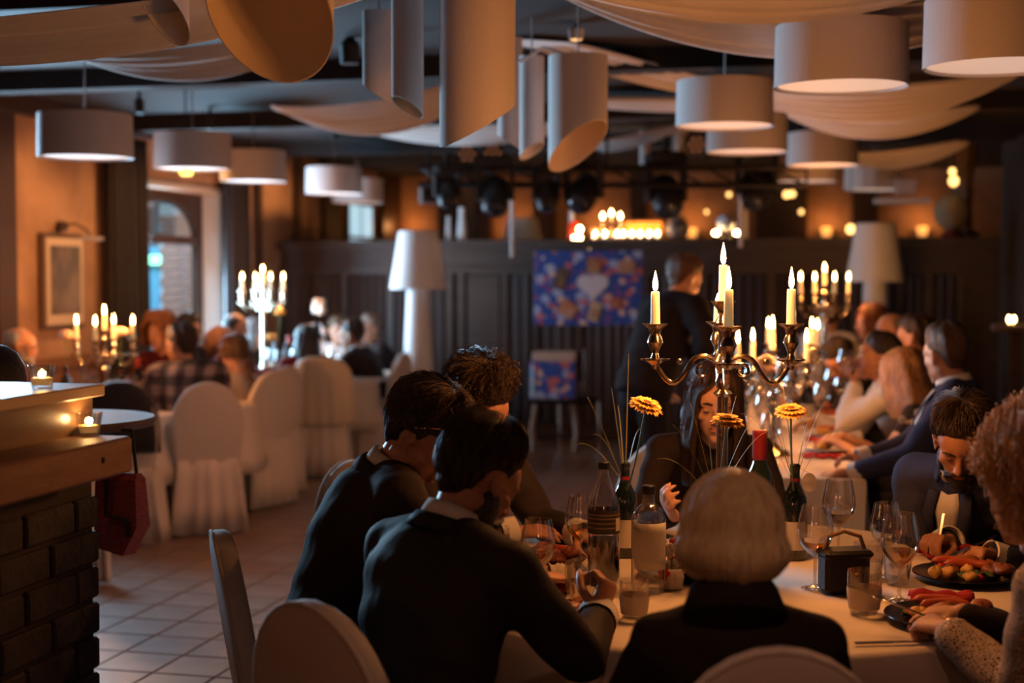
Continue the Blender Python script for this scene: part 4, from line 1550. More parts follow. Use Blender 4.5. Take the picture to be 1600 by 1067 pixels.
def hair_geom(F, style, material, parent, origin, near, seed=0):
    rs = np.random.RandomState(seed)
    line = style.get('line', HAIRLINE_M)
    top, sidet = style.get('top', .020), style.get('side', .008)
    hang = style.get('hang')          # list of (az, length) or None
    wav = style.get('wave', 0.0)
    flare = style.get('flare', .012)
    rough = style.get('rough', .004)
    C = Vector((0, -.014, .032))
    RX, RY, RZ = .080, .102, .091
    ph = rs.rand(12) * 6.28
    N = 64 if near else 36

    def pathpt(az, t, off):
        """az degrees, t 0..1 from crown to the end of the strand"""
        aa = abs(az)
        te = interp(line, aa)
        h = interp(hang, aa) if hang else 0.0
        arc = R(te) * .09
        tot = arc + h
        s_ = t * tot
        if s_ <= arc or h < 1e-6:
            th = R(te) * (s_ / arc if arc else 0)
            drop = 0
        else:
            th = R(te); drop = s_ - arc
        th = max(th, .05)
        k = th / R(te)
        thick = (top * max(0, math.cos(th)) ** .7 if th < PI / 2 else 0) + sidet + off
        if style.get('fade') or not hang:
            thick *= 1 - .93 * max(0, (t - .35) / .65) ** 1.3
        x, y, z = math.sin(th) * math.sin(R(az)), math.sin(th) * math.cos(R(az)), math.cos(th)
        p = Vector((C.x + x * (RX + thick), C.y + y * (RY + thick), C.z + z * (RZ + thick)))
        if drop:
            ww = wav * math.sin(drop * 38 + R(az) * 3) * min(1, drop / .05)
            fl = flare * math.sin(min(1, drop / max(h, .01)) * PI * .8)
            q = Vector((x, y, 0)).normalized()
            p += q * (fl + ww) - Vector((0, 0, drop))
            if style.get('fade'):
                p += Vector((0, .25 * drop if aa > 100 else 0, 0))
            if hang and style.get('tuck'):
                p -= q * style['tuck'] * (drop / h) ** 2
        return p
    Mt = 22 if hang else 14
    outer, inner = [], []
    for j in range(Mt + 1):
        t = j / Mt
        ro, ri = [], []
        for i in range(N):
            az = 360 * i / N - 180
            rg = rough * (math.sin(i * 2 * PI / N * 9 + ph[0] + 2 * t) + .8 * math.sin(i * 2 * PI / N * 17 + ph[1] - 3 * t) + .7 * math.sin(i * 2 * PI / N * 5 + ph[2] + 6 * t)
                          + .8 * (rs.rand() - .5)) * min(1, t * 3)
            ro.append(F(pathpt(az, t, rg)))
            ri.append(F(pathpt(az, t, -.022)))
        outer.append(ro); inner.append(ri)
    mb = MB()
    mb.rings(outer + inner[::-1], cap=False)
    mb.add(outer[0], [tuple(range(N))])
    o = mb.build('hair', material, None, smooth=180)
    o.data.transform(Matrix.Translation(-origin))
    o.parent = parent
    hang_l = hang if not style.get('fade') else None
    if near and style.get('strands', 0):
        ns = style['strands']
        sm = MB()
        curl = style.get('curl', 0.0)
        segs = style.get('segs', 6)
        for k in range(ns):
            az = rs.rand() * 360 - 180
            if hang_l or style.get('full'):
                t0, t1 = rs.rand() * .25, .8 + rs.rand() * .2
            else:
                t0 = .05 + rs.rand() * .8
                t1 = min(1.0, t0 + .12 + .15 * rs.rand())
            o0 = style.get('lift', .003) * (.3 + rs.rand())
            pts = []
            aw = az
            da = (rs.rand() - .5) * style.get('stray', 14)
            cp, cr = rs.rand() * 6, curl * (.5 + rs.rand())
            fr = 10 + rs.rand() * 8
            for q in range(segs):
                u = q / (segs - 1)
                t = t0 + (t1 - t0) * u
                off = o0 * (1 + 1.2 * u) if not hang_l else o0 * (1 + .3 * math.sin(6 * u + cp))
                p = pathpt(aw + da * u, t, off + cr * (.6 + math.sin(fr * u * 2.2 + cp)))
                if curl:
                    p += Vector((cr * math.cos(fr * u * 2.2 + cp), 0, cr * math.sin(fr * u * 1.7 + cp * 2)))
                pts.append(F(p))
            w_ = style.get('sw', .0008)
            sm.tube(pts, [w_] * (segs - 1) + [w_ * .3], n=3, cap=False)
        so = sm.build('hair_strands', style.get('smat', material), None, smooth=0)
        so.data.transform(Matrix.Translation(-origin))
        so['kind'] = 'stuff'
        so.parent = parent
    return o


HS_GLINT = hair_mat('hair_dark_glint', (.035, .022, .014), (.09, .055, .032), rough=.35)  # lighter than the hair itself: glints put into the strand colour
HS_BLOND = hair_mat('hair_blond_strand', (.74, .54, .29), (.92, .74, .46), rough=.33)
NAPE = [(0, 0), (66, 0), (74, .022), (82, .006), (96, .004), (116, .034), (150, .058), (180, .062)]
SHORT = dict(top=.020, side=.009, rough=.008, strands=1600, lift=.010, sw=.0011, smat=HS_GLINT, hang=NAPE, fade=True, flare=0, tuck=.030)
SHORT_FADE = dict(top=.022, side=.007, rough=.006, strands=1600, lift=.008, sw=.0011, smat=HS_GLINT, hang=NAPE, fade=True, flare=0, tuck=.030)
BALD_RING = dict(top=-.012, side=.004, rough=.002, line=[(0, 20), (70, 30), (85, 98), (120, 118), (180, 130)])
LONG = dict(top=.016, side=.012, rough=.004, line=[(0, 52), (30, 62), (48, 92), (180, 100)], hang=[(0, .0), (34, .02), (52, .30), (180, .34)], flare=.02, wave=.004, strands=700, lift=.003, sw=.0008)
BOB = dict(smat=HS_BLOND, top=.026, side=.022, rough=.0045, line=[(0, 55), (40, 62), (60, 92), (180, 98)], hang=[(0, .0), (40, .02), (62, .105), (180, .105)], flare=.016, tuck=.050, strands=3600, lift=.0045, sw=.0009, stray=10, segs=9)
SHOULDER = dict(top=.018, side=.014, rough=.004, line=[(0, 52), (30, 62), (50, 92), (180, 100)], hang=[(0, 0), (36, .02), (54, .17), (180, .19)], flare=.02, tuck=.01, strands=500)
CURLY = dict(top=.040, side=.040, rough=.010, line=[(0, 55), (40, 66), (60, 92), (180, 102)], hang=[(0, 0), (36, .03), (58, .10), (180, .15)], flare=.03, wave=.010, strands=1300, lift=.010, curl=.011, sw=.0012, stray=40, segs=16)

PEOPLE = {}


def person(key, label, seat, head, hy, hp=0, hr=0, top=C_BLACKSUIT, topname='jacket', shirt=None, trousers=C_TROUSER, hair=SHORT, hmat=H_DARK, skin=SK_WARM, woman=False,
           near=False, L=None, Rr=None, standing=False, beard=None, glasses=False, group=None, sc=1.0, seatz=.47, bare=False, fit=0.0, hipfwd=-.06, eyes=True, neckline=.0, tie=None, shw=None,
           vox=None, nkd=.055, shd=.055):
    x, y, hd = seat
    h = R(hd)
    fwd = Vector((math.sin(h), math.cos(h), 0))
    rgt = Vector((math.cos(h), -math.sin(h), 0))
    up = Vector((0, 0, 1))
    hc = head if isinstance(head, Vector) else P(*head)
    # head frame
    ha = R(hy)
    Rm = Matrix.Rotation(-ha, 3, 'Z') @ Matrix.Rotation(-R(hp), 3, 'X') @ Matrix.Rotation(R(hr), 3, 'Y')
    F = lambda p: hc + Rm @ (Vector(p) * sc)
    nb = hc + Rm @ Vector((0, -.030, -.085)) * sc + Vector((0, 0, -nkd * sc)) - fwd * .015     # neck base
    if standing:
        pel = Vector((x, y, .95))
    else:
        pel = Vector((x, y, seatz + .10)) + fwd * hipfwd
    spd = (nb - pel)
    Ls = spd.length
    spd.normalize()
    # gentle curve of the back
    mid = pel.lerp(nb, .5) - fwd * (.030 if not standing else .01)
    sw = shw or (.165 if woman else .190)
    sh = {}
    for s_ in (-1, 1):
        sh[s_] = nb - spd * shd + rgt * s_ * sw * sc + fwd * .01
    UA, FA_ = .285 * sc, .25 * sc
    arms = {}
    for s_, spec in ((-1, L), (1, Rr)):
        S = sh[s_]
        if spec is None:
            tgt = nb + fwd * .36 + rgt * s_ * .12
            if standing:
                tgt = S - up * .50 + fwd * .08 + rgt * s_ * .05
            else:
                tgt.z = .80
            dirv = fwd - rgt * s_ * .35 - up * .1
            nrm = -up
            curl = .45
            pole = None
        else:
            tgt, dirv, nrm, curl = spec[:4]
            pole = spec[4] if len(spec) > 4 else None
        v = tgt - S
        d = v.length
        mx = UA + FA_ - .01
        if d > mx:
            tgt = S + v * (mx / d)
            v = tgt - S
            d = mx
        a = (UA * UA - FA_ * FA_ + d * d) / (2 * d)
        hgt = math.sqrt(max(0, UA * UA - a * a))
        pv = pole if pole is not None else (-up * 1.0 + rgt * s_ * .55 - fwd * .15)
        vn = v.normalized()
        pv = (pv - vn * pv.dot(vn)).normalized()
        E = S + vn * a + pv * hgt
        arms[s_] = (S, E, tgt, dirv.normalized(), nrm, curl)
    org = Vector((x, y, 0))
    ws = .88 if woman else 1.0

    def torso(mb, inf, t1=1.0):
        prof = [(-.16, .150, .120), (.0, .168, .125), (.18, .160, .118), (.40, .152, .112), (.62, .168, .120), (.80, .176, .112), (.90, .150, .095), (.97, .095, .075), (1.03, .058, .056)]
        rg = []
        for t, rx, ry in prof:
            if t > t1:
                break
            tt = max(t, 0)
            c = (pel * (1 - tt) ** 2 + mid * 2 * tt * (1 - tt) + nb * tt * tt) if t >= 0 else pel + (pel - mid).normalized() * (-t * Ls * .5)
            dv = ((mid - pel) * (1 - tt) + (nb - mid) * tt).normalized()
            fx = (fwd - dv * fwd.dot(dv)).normalized()
            rx, ry = (rx * ws + inf) * sc, (ry * ws + inf) * sc
            rg.append([c + rgt * rx * math.cos(q) + fx * ry * math.sin(q) for q in np.linspace(0, 2 * PI, 22, endpoint=False)])
        mb.rings(rg)
        if woman:
            dv = (nb - mid).normalized()
            fx = (fwd - dv * fwd.dot(dv)).normalized()
            for s_ in (-1, 1):
                c = pel.lerp(nb, .66) + fx * (.085 + inf) + rgt * s_ * .075
                mb.ell(c, (.062 + inf,) * 3)
        for s_ in (-1, 1):
            p, r = lerp_pts([nb + spd * -.02, sh[s_] + spd * .004], [(.052 + inf) * ws, (.056 + inf) * ws], 4)
            cyl_chain(mb, p, r)

    def legs(mb, inf, k=1.0):
        for s_ in (-1, 1):
            hp_ = pel + rgt * s_ * .085 - up * .01
            if standing:
                kn = Vector((hp_.x, hp_.y, .50)) + fwd * .02 + rgt * s_ * .02
                an = Vector((kn.x, kn.y, .09)) - fwd * .02
            else:
                kn = Vector((hp_.x, hp_.y, seatz + .05)) + fwd * .43 + rgt * s_ * .05
                an = Vector((kn.x, kn.y, .09)) - fwd * .03
            p, r = lerp_pts([hp_, kn, an], [(.082 * k + inf) * sc, (.058 * k + inf) * sc, (.042 * k + inf) * sc], 5)
            cyl_chain(mb, p, r)
            yield an

    # ---- body: one continuous surface
    bm_ = MB()
    head_parts(bm_, F, woman)
    nk = Rm @ Vector((0, -.020, -.055)) * sc + hc
    p, r = lerp_pts([nb - spd * .03, nb + (nk - nb) * .35, nk], [.060 * ws * sc, .052 * ws * sc, .052 * ws * sc], 3)
    cyl_chain(bm_, p, r, 18)
    torso(bm_, -.012)
    for s_ in (-1, 1):
        S, E, W, dv, nr, cu = arms[s_]
        k = 1.0 if bare else .82
        p, r = lerp_pts([S, E, W], [.048 * k * ws * sc, .039 * k * ws * sc, .026 * ws * sc], 5)
        cyl_chain(bm_, p, r)
        hand(bm_, W, dv, nr, s_, cu, s=(.92 if woman else 1.0) * sc)
    ankles = list(legs(bm_, 0, .72))
    for an in ankles:
        bm_.ell(an + fwd * .06 - up * .045, (.04, .06, .035), M=Matrix.Rotation(-h, 3, 'Z'))
    vx = vox or (.0060 if near else .0125)
    body = mesh_obj('person', remesh(bm_, vx, 2 if near else 1, 'person', skin), None, org)
    body.location = org
    tag(body, label, 'person', group)
    # ---- clothes
    tm = MB()
    torso(tm, .010 + fit)
    for s_ in (-1, 1):
        S, E, W, dv, nr, cu = arms[s_]
        if bare:
            We = S.lerp(E, .25)
            p, r = lerp_pts([S, We], [.064 * ws + fit, .060 * ws + fit], 3)
        else:
            We = E.lerp(W, .90 if shirt is not None else .93)
            p, r = lerp_pts([S, S.lerp(E, .5), E, We], [(.064 + fit) * ws * sc, (.059 + fit) * ws * sc, (.053 + fit) * ws * sc, (.039 + fit * .6) * ws * sc], 3)
        cyl_chain(tm, p, r)
    cvx = .011 if near else .017
    f1, f2 = RNG.rand(3) * 6, RNG.rand(3) * 6

    def wrinkle(co):
        return .0035 * np.sin(co[:, 0] * 31 + 9 * np.sin(co[:, 2] * 7 + f1[0]) + f1[1]) * np.sin(co[:, 2] * 23 + co[:, 1] * 17 + f2[0]) + .002 * np.sin(co[:, 2] * 55 + co[:, 1] * 21 + f2[1])
    t_o = mesh_obj(topname, remesh(tm, cvx, 3, topname, top, wrinkle), body, org)
    lm_ = MB()
    list(legs(lm_, .014))
    hipb = MB()
    lm_.ell(pel, ((.165 if not woman else .16) * sc, .13 * sc, .12), M=Matrix.Rotation(-h, 3, 'Z'))
    mesh_obj('trousers' if not woman else 'skirt', remesh(lm_, .020, 2, 'trousers', trousers), body, org)
    for an in ankles:
        sm_ = MB().ell(an + fwd * .055 - up * .046, (.048, .13, .044), M=Matrix.Rotation(-h, 3, 'Z'))
        so = sm_.build('shoe', C_SHOE, None)
        so.data.transform(Matrix.Translation(-org)); so.parent = body

    def band(name, c, ax, r0, r1, hh, m, front=None, gap=0.0, n=28, th=.004, yk=1.1):
        ax = ax.normalized()
        fx = (fwd - ax * fwd.dot(ax)).normalized()
        rx = fx.cross(ax)
        rows = []
        for a_, rr in ((0, r0), (.6, r1 * .45 + r0 * .55), (1, r1)):
            row = []
            for i in range(n + 1):
                t = gap + (2 * PI - 2 * gap) * i / n
                row.append(c + ax * (a_ * hh) + (fx * math.cos(t) * yk + rx * math.sin(t)) * rr)
            rows.append(row)
        o = MB().grid(rows).build(name, m, None, smooth=180)
        o.data.transform(Matrix.Translation(-org)); o.parent = body
        solidify(o, th)
        return o
    nax = (nk - nb)
    if neckline:
        band('collar', nb - nax.normalized() * .015, nax, .112 * ws * sc, .070 * ws * sc, neckline, top, gap=0.0, th=.008)
    if shirt is not None:
        band('shirt_collar', nb + nax.normalized() * .005, nax, .071 * ws * sc, .063 * ws * sc, .045, shirt, gap=.12)
        if not bare:
            band('jacket_collar', nb - nax.normalized() * .012, nax + fwd * -.01, .088 * ws * sc, .074 * ws * sc, .034, top, gap=.5, th=.007)
            # shirt front and lapels
            dv = (nb - mid).normalized()
            fx = (fwd - dv * fwd.dot(dv)).normalized()
            rows = []
            for t, wd, o_ in ((1.0, .030, .058), (.9, .045, .100), (.75, .036, .137), (.58, .010, .146)):
                c = pel.lerp(nb, t)
                rows.append([c + rgt * (u * wd) + fx * (o_ * ws + .024 + fit - .012 * abs(u)) for u in (-1, -.5, 0, .5, 1)])
            o = MB().grid(rows).build('shirt_front', shirt, None, smooth=180)
            o.data.transform(Matrix.Translation(-org)); o.parent = body
            solidify(o, .004)
            for s_ in (-1, 1):
                rows = []
                for t, u0, u1, o_ in ((1.0, .040, .075, .045), (.9, .046, .090, .098), (.78, .040, .085, .138), (.60, .008, .020, .152)):
                    c = pel.lerp(nb, t)
                    rows.append([c + rgt * s_ * uu + fx * (o_ * ws + .032 + fit - .12 * uu) for uu in (u0, (u0 + u1) / 2, u1)])
                o = MB().grid(rows).build('lapel', top, None, smooth=180)
                o.data.transform(Matrix.Translation(-org)); o.parent = body
                solidify(o, .006)
            if tie is not None:
                rows = []
                for t, wd, o_ in ((.985, .012, .075), (.9, .018, .112), (.75, .024, .150), (.58, .026, .158)):
                    c = pel.lerp(nb, t)
                    rows.append([c + rgt * (u * wd) + fx * (o_ * ws + .016 + fit) for u in (-1, 0, 1)])
                o = MB().grid(rows).build('tie', tie, None, smooth=180)
                o.data.transform(Matrix.Translation(-org)); o.parent = body
                solidify(o, .005)
            for s_ in (-1, 1):
                S, E, W, dv_, nr, cu = arms[s_]
                axx = (W - E)
                c = E.lerp(W, .86)
                fx_ = axx.normalized().orthogonal()
                mbx = MB()
                rr = .0355 * ws * sc
                rg = []
                an_ = axx.normalized()
                yy = an_.cross(fx_)
                for a_, rq in ((0, rr), (.05, rr * .98), (.052, rr * .86), (.0, rr * .86)):
                    rg.append([c + an_ * a_ + (fx_ * math.cos(t) + yy * math.sin(t)) * rq for t in np.linspace(0, 2 * PI, 20, endpoint=False)])
                mbx.rings(rg, cap=False)
                o = mbx.build('cuff', shirt, None)
                o.data.transform(Matrix.Translation(-org)); o.parent = body
    # ---- face details
    if eyes:
        for s_ in (-1, 1):
            mbx = MB().ell((s_ * .031, .0800, -.003), (.0115, .0105, .0050 if hp < 20 else .0022), n=10, m=6)
            o = MB().add([F(p) for p in mbx.v], mbx.f).build('eye', mat('eye_dark', (.03, .02, .015), .15), None)
            o.data.transform(Matrix.Translation(-org)); o.parent = body
            mbx = MB().tube([(s_ * .012, .0925, .0225), (s_ * .030, .0925, .0280), (s_ * .050, .079, .0225)], [.0035, .0045, .002], n=6)
            o = MB().add([F(p) for p in mbx.v], mbx.f).build('eyebrow', hmat if hmat not in (H_BLOND,) else H_BROWN, None)
            o.data.transform(Matrix.Translation(-org)); o.parent = body
        mbx = MB().ell((0, .0915, -.0565), (.0235, .0085, .0045), n=12, m=6).ell((0, .0905, -.0675), (.020, .0085, .0055), n=12, m=6)
        o = MB().add([F(p) for p in mbx.v], mbx.f).build('lips', mat('lips', (.36, .10, .07), .4), None)
        o.data.transform(Matrix.Translation(-org)); o.parent = body
    if hair:
        hair_geom(F, hair, hmat, body, org, near, seed=len(PEOPLE) + 5)
    if beard is not None:
        mbx = MB()
        mbx.ell((0, .050, -.088), (.048, .046, .036), n=20, m=12)
        mbx.ell((0, .076, -.098), (.030, .024, .026), n=16, m=10)
        for s_ in (-1, 1):
            mbx.ell((s_ * .056, .016, -.060), (.015, .036, .044))
            mbx.tube([(0, .104, -.046), (s_ * .020, .098, -.050), (s_ * .036, .082, -.066), (s_ * .040, .070, -.085)], [.0055, .0062, .007, .009], n=8)
        b2 = MB().add([F(p) for p in mbx.v], mbx.f)
        me_ = remesh(b2, .005 if near else .009, 1, 'beard', beard, lambda co: .0018 * (RNG.rand(len(co)) - .3))
        mesh_obj('beard', me_, body, org)
    if glasses:
        mbx = MB()
        for s_ in (-1, 1):
            pts = [(s_ * .032 + .022 * math.cos(t), .098, -.002 + .017 * math.sin(t)) for t in np.linspace(0, 2 * PI, 15)]
            mbx.tube(pts, .0016, n=5)
            mbx.tube([(s_ * .054, .097, .003), (s_ * .078, .05, .006), (s_ * .083, -.02, .004)], .0016, n=5)
        mbx.tube([(-.011, .100, .002), (.011, .100, .002)], .0016, n=5)
        o = MB().add([F(p) for p in mbx.v], mbx.f).build('glasses', mat('dark_frame', (.03, .02, .02), .3), None)
        o.data.transform(Matrix.Translation(-org)); o.parent = body
    PEOPLE[key] = dict(body=body, org=org, F=F, Rm=Rm, nb=nb, pel=pel, arms=arms, fwd=fwd, rgt=rgt, spd=spd, hc=hc)
    return body


def attach(key, o):
    q = PEOPLE[key]
    if o.type == 'MESH':
        o.data.transform(Matrix.Translation(-q['org']))
    o.parent = q['body']
    return o
# ------------------------------------------------------------------ the guests
Z = Vector((0, 0, 1))


def W(px, py, Y, z=None):
    p = P(px, py, Y)
    if z is not None:
        p.z = z
    return p


# --- near table
w1 = W(934, 964, 3.36)
person('man1', 'man in a black suit seen from behind, leaning over the near table', CHP['man1'], (748, 748, 3.22), 52, 34, 0, top=C_BLACKSUIT, shirt=C_WHITESHIRT,
       hair=dict(SHORT_FADE, top=.014, strands=2200), hmat=H_BLACK, skin=SK_TAN, near=True, beard=H_BLACK, Rr=(w1, Vector((.035, .03, .10)), Vector((-.75, .55, 0)), 1.3, Vector((.2, -.8, -.7))), fit=.008, hipfwd=-0.03, shw=.185, shd=.07)
person('man2', 'man in a charcoal suit bowing his head in profile, second from the counter side', CHP['man2'], (660, 684, 3.72), 110, 42, 0, top=C_CHARCOAL, shirt=C_WHITESHIRT,
       hair=dict(SHORT, top=.020, strands=2400, lift=.010, stray=30), hmat=H_DARK, skin=SK_WARM, near=True, fit=.012, tie=C_BLACKSUIT)
w3 = W(800, 832, 4.32)
person('man3', 'dark haired man half hidden behind the two suited men, lit orange on the forehead', CHP['man3'], (750, 640, 4.40), 138, 34, 8, top=C_CHARCOAL, shirt=C_WHITESHIRT,
       hair=dict(SHORT, top=.032, rough=.007, strands=2200, lift=.014, curl=.005), hmat=H_BLACK, skin=SK_TAN, near=True, glasses=True, beard=H_BLACK, fit=.008,
       Rr=(w3, Vector((1, .1, .05)), Vector((0, .3, -1)), .3, Vector((-.2, -.4, -1))))
w4 = W(1052, 806, 4.55)
person('long', 'long haired woman in dark clothes facing the viewer behind the tall candelabra', CHP['long'], (1116, 632, 4.80), 184, 10, 0, top=C_BLACKKNIT, topname='sweater', hair=dict(LONG, strands=1400), hmat=H_DARK,
       skin=SK_LIGHT, woman=True, near=True, trousers=C_TROUSER, Rr=(w4, W(1030, 770, 4.45) - w4, Vector((.6, .5, -.2)), .6))
w5, w6 = W(1482, 846, 4.30), W(1552, 868, 4.12)
person('beard', 'bearded man in a navy suit looking down at his plate, cutlery in both hands', CHP['beard'], (1503, 690, 4.34), 203, 36, -4, top=C_NAVY, shirt=C_WHITESHIRT, hair=dict(SHORT_FADE, top=.022, strands=2200), hmat=H_BLACK,
       skin=SK_TAN, near=True, beard=H_BLACK, fit=.010,
       Rr=(w5, W(1446, 836, 4.22) - w5, Vector((-.2, -.3, -1)), .95), L=(w6, W(1512, 856, 4.06) - w6, Vector((-.1, -.2, -1)), .9))
w7 = W(1478, 1004, 3.22, .79)
person('curly', 'woman with curly strawberry hair and a cream lace sleeve, cut by the right edge', (1.36, 2.82, -40), (1650, 780, 3.02), -62, 8, 0, top=C_BLACKKNIT, topname='sweater', hair=CURLY, hmat=H_CURLY, skin=SK_LIGHT, woman=True, near=True,
       L=(w7, W(1392, 968, 3.40, .80) - w7, Vector((.25, .3, -1)), .75, Vector((.5, -.9, -.6))), fit=.002)
person('blonde', 'blonde woman with a smooth bob seen from behind in a black top, bottom centre', CHP['blonde'], (1143, 852, 2.76), 4, 10, 0, top=C_BLACKKNIT, topname='sweater',
       hair=dict(BOB, top=.008, side=.014, flare=.020, hang=[(0, .0), (40, .02), (62, .085), (180, .092)], tuck=.030), hmat=H_BLOND, skin=SK_LIGHT, woman=True, near=True, fit=.008, hipfwd=0.02, eyes=False, shw=.150, nkd=.035, shd=.085, neckline=.085)
# lace sleeve and bracelet of the curly haired woman
q = PEOPLE['curly']
S, E, Wr = q['arms'][-1][:3]
mb = MB()
p_, r_ = lerp_pts([S + Z * .02, S.lerp(E, .5), E, E.lerp(Wr, .86)], [.074, .068, .060, .047], 5)
cyl_chain(mb, p_, r_)
tmp = remesh(mb, .009, 3, 'lace_sleeve', C_LACE, lambda co: .004 * np.sin(co[:, 0] * 60) * np.sin(co[:, 2] * 50))
attach('curly', mesh_obj('lace_sleeve', tmp))
ax = (Wr - E).normalized()
fx = ax.orthogonal().normalized(); fy = ax.cross(fx)
c = E.lerp(Wr, .93)
mb = MB().tube([c + (fx * math.cos(t) + fy * math.sin(t)) * .033 for t in np.linspace(0, 2 * PI, 21)], .0045, n=6)
attach('curly', mb.build('bracelet', M_SILVER))
mb = MB().ell(c + Z * .033, (.012, .012, .005))
attach('curly', mb.build('watch_face', M_GOLD))
# sunglasses pushed up on the second man's hair
q = PEOPLE['man2']
F2 = q['F']
mb = MB()
for s_ in (-1, 1):
    mb.tube([F2((s_ * .032 + .024 * math.cos(t), .078 - .012 * math.sin(t), .115 + .018 * math.sin(t))) for t in np.linspace(0, 2 * PI, 15)], .0022, n=5)
    mb.tube([F2((s_ * .056, .076, .112)), F2((s_ * .088, .03, .075)), F2((s_ * .090, -.01, .04))], .0018, n=5)
mb.tube([F2((-.010, .080, .118)), F2((.010, .080, .118))], .0018, n=5)
attach('man2', mb.build('sunglasses', M_GOLD))

# --- standing figure by the long table
person('waiter', 'person in dark clothes standing and bending towards the long table', (.74, 8.0, 58), (1070, 436, 8.15), 62, 22, 0, top=cloth('black_uniform', (.010, .007, .007), (.014, .010, .010)), trousers=MATS['black_uniform'], standing=True, hair=SHORT, hmat=H_BROWN, skin=SK_WARM,
       Rr=(W(1085, 556, 7.95), Vector((1, .2, -.1)), Vector((0, 0, 1)), .4), fit=.02)

# --- right side of the long table
wl, wr = W(1334, 738, 6.0), W(1345, 716, 6.28)
person('navy', 'navy suited man seen from behind at the near end of the long table', (1.92, 6.28, -72), (1477, 556, 6.12), -28, 8, 0, top=C_NAVY, shirt=C_WHITESHIRT, hair=SHORT_FADE, hmat=H_BROWN, skin=SK_WARM, fit=.012, vox=.0105,
       L=(wl, W(1262, 738, 6.0) - wl, Vector((0, .3, -1)), .35), Rr=(wr, W(1290, 712, 6.25) - wr, Vector((0, -.3, -1)), .6))
person('corsage', 'woman with long brown hair and a white corsage at the long table', (2.05, 6.95, -70), (1412, 590, 6.85), -45, 12, 0, top=C_BLACKKNIT, topname='dress', hair=dict(LONG, hang=[(0, 0), (34, .02), (52, .22), (180, .25)]), hmat=hair_mat('hair_golden_brown', (.16, .075, .025), (.34, .17, .06)),
       skin=SK_LIGHT, woman=True, bare=True, vox=.0105)
wl = W(1338, 600, 7.55)
person('drinker', 'man in a white shirt drinking in profile at the long table', (2.20, 7.75, -78), (1371, 560, 7.6), -80, -4, 0, top=C_WHITESHIRT, topname='shirt', hair=SHORT_FADE, hmat=H_BLACK, skin=SK_TAN, vox=.0105, fit=.01,
       L=(wl, W(1318, 572, 7.55) - wl, Vector((1, 0, .3)), .7, Vector((-.1, -.6, -1))))
q = PEOPLE['corsage']
mb = MB()
cs = q['arms'][-1][0] + Vector((-.03, -.06, .0))
mb.tube([cs + Vector((.0, .01, 0)), cs + Vector((0, .015, -.10))], .004, n=5)
cor = empty('corsage', cs, 0, 'white flower corsage pinned at the shoulder of the long brown haired woman', 'corsage')
rs = np.random.RandomState(4)
for i in range(7):
    c = Vector(rs.uniform(-.035, .035, 3))
    mb = MB()
    for k in range(5):
        a = k * 2 * PI / 5
        mb.ell(c + Vector((.012 * math.cos(a), -.004, .012 * math.sin(a))), (.010, .005, .010), n=7, m=5)
    mb.build('blossom', mat('white_petal', (.62, .55, .48), .7), cor)
MB().tube([(0, 0, 0), (.02, .0, -.05), (.03, 0, -.08)], .004, n=5).build('stem', M_STEM, cor)

for key, lab, st_, hd_, hy_, hp_, kw in (
    ('r5', 'dark haired guest seated just beyond the navy suited man', (2.45, 8.65, -75), (1428, 528, 8.6), -60, 5, dict(hmat=H_DARK, top=C_CHARCOAL)),
    ('r6', 'grey haired guest in the middle of the right row of the long table', (2.55, 9.45, -75), (1392, 518, 9.4), -85, 0, dict(hmat=H_GREYBROWN, top=C_BLACKSUIT, hair=BALD_RING)),
    ('r7', 'auburn haired guest near the far end of the long table', (2.62, 10.4, -80), (1361, 506, 10.3), -95, 0, dict(hmat=H_AUBURN, top=C_MAROON, woman=True, hair=SHOULDER)),
    ('r8', 'guest with black hair bowed low over the long table', (2.62, 9.0, -85), (1312, 562, 8.95), -120, 45, dict(hmat=H_BLACK, top=C_BLACKSUIT)),
    ('r1', 'man in a white shirt turning his back beyond the long table', (2.60, 12.30, 20), (1297, 498, 12.2), 10, 12, dict(hmat=H_DARK, top=C_WHITESHIRT, topname='shirt')),
):
    person(key, lab, st_, hd_, hy_, hp_, 0, **dict(dict(skin=SK_WARM, group=None), **kw))

# --- the two round tables at the left
xp, yp, hp0 = CHP['plaid']
person('plaid', 'man in a dark plaid shirt seen from behind at the left table', (xp, yp, hp0), (282, 541, 9.15), -62, 10, 0, top=C_PLAID, topname='shirt', hair=SHORT, hmat=H_DARK, skin=SK_WARM, trousers=C_JEANS, fit=.015, vox=.0105,
       L=(W(222, 602, 9.0), Vector((-.6, .8, 0)), -Z, .4))
person('white', 'white bearded man with glasses at the far left beside the picture wall', (-3.18, 9.25, 85), (31, 541, 9.3), 82, 6, 0, top=C_MAROON, topname='shirt', hair=BALD_RING, hmat=H_GREY, skin=SK_WARM, glasses=True, beard=H_GREY, vox=.0105)
person('auburn', 'guest with full auburn hair in front of the doorway', (-2.50, 10.55, 195), (250, 522, 10.35), 200, 5, 0, top=C_MAROON, topname='sweater', hair=dict(CURLY, strands=0, top=.03, side=.03), hmat=H_AUBURN, skin=SK_WARM, woman=True)
person('l4', 'dark haired guest half hidden behind the plaid shirted man', (-2.62, 11.55, 120), (297, 518, 11.3), 120, 5, 0, top=C_BLACKSUIT, hair=SHORT, hmat=H_BLACK, skin=SK_WARM)
person('l5', 'bald man in profile lit orange by the candles, behind the plaid shirted man', (-1.95, 11.0, -95), (339, 532, 10.9), -100, 6, 0, top=C_MAROON, topname='shirt', hair=None, hmat=H_BROWN, skin=SK_WARM, beard=H_BROWN)
person('l6', 'balding man in a dark red top below the tall left candelabra', (-2.42, 12.15, 80), (369, 512, 11.95), 60, 4, 0, top=C_DARKRED, topname='sweater', hair=BALD_RING, hmat=H_DARK, skin=SK_WARM)
xb, yb, hb = CHP['braid']
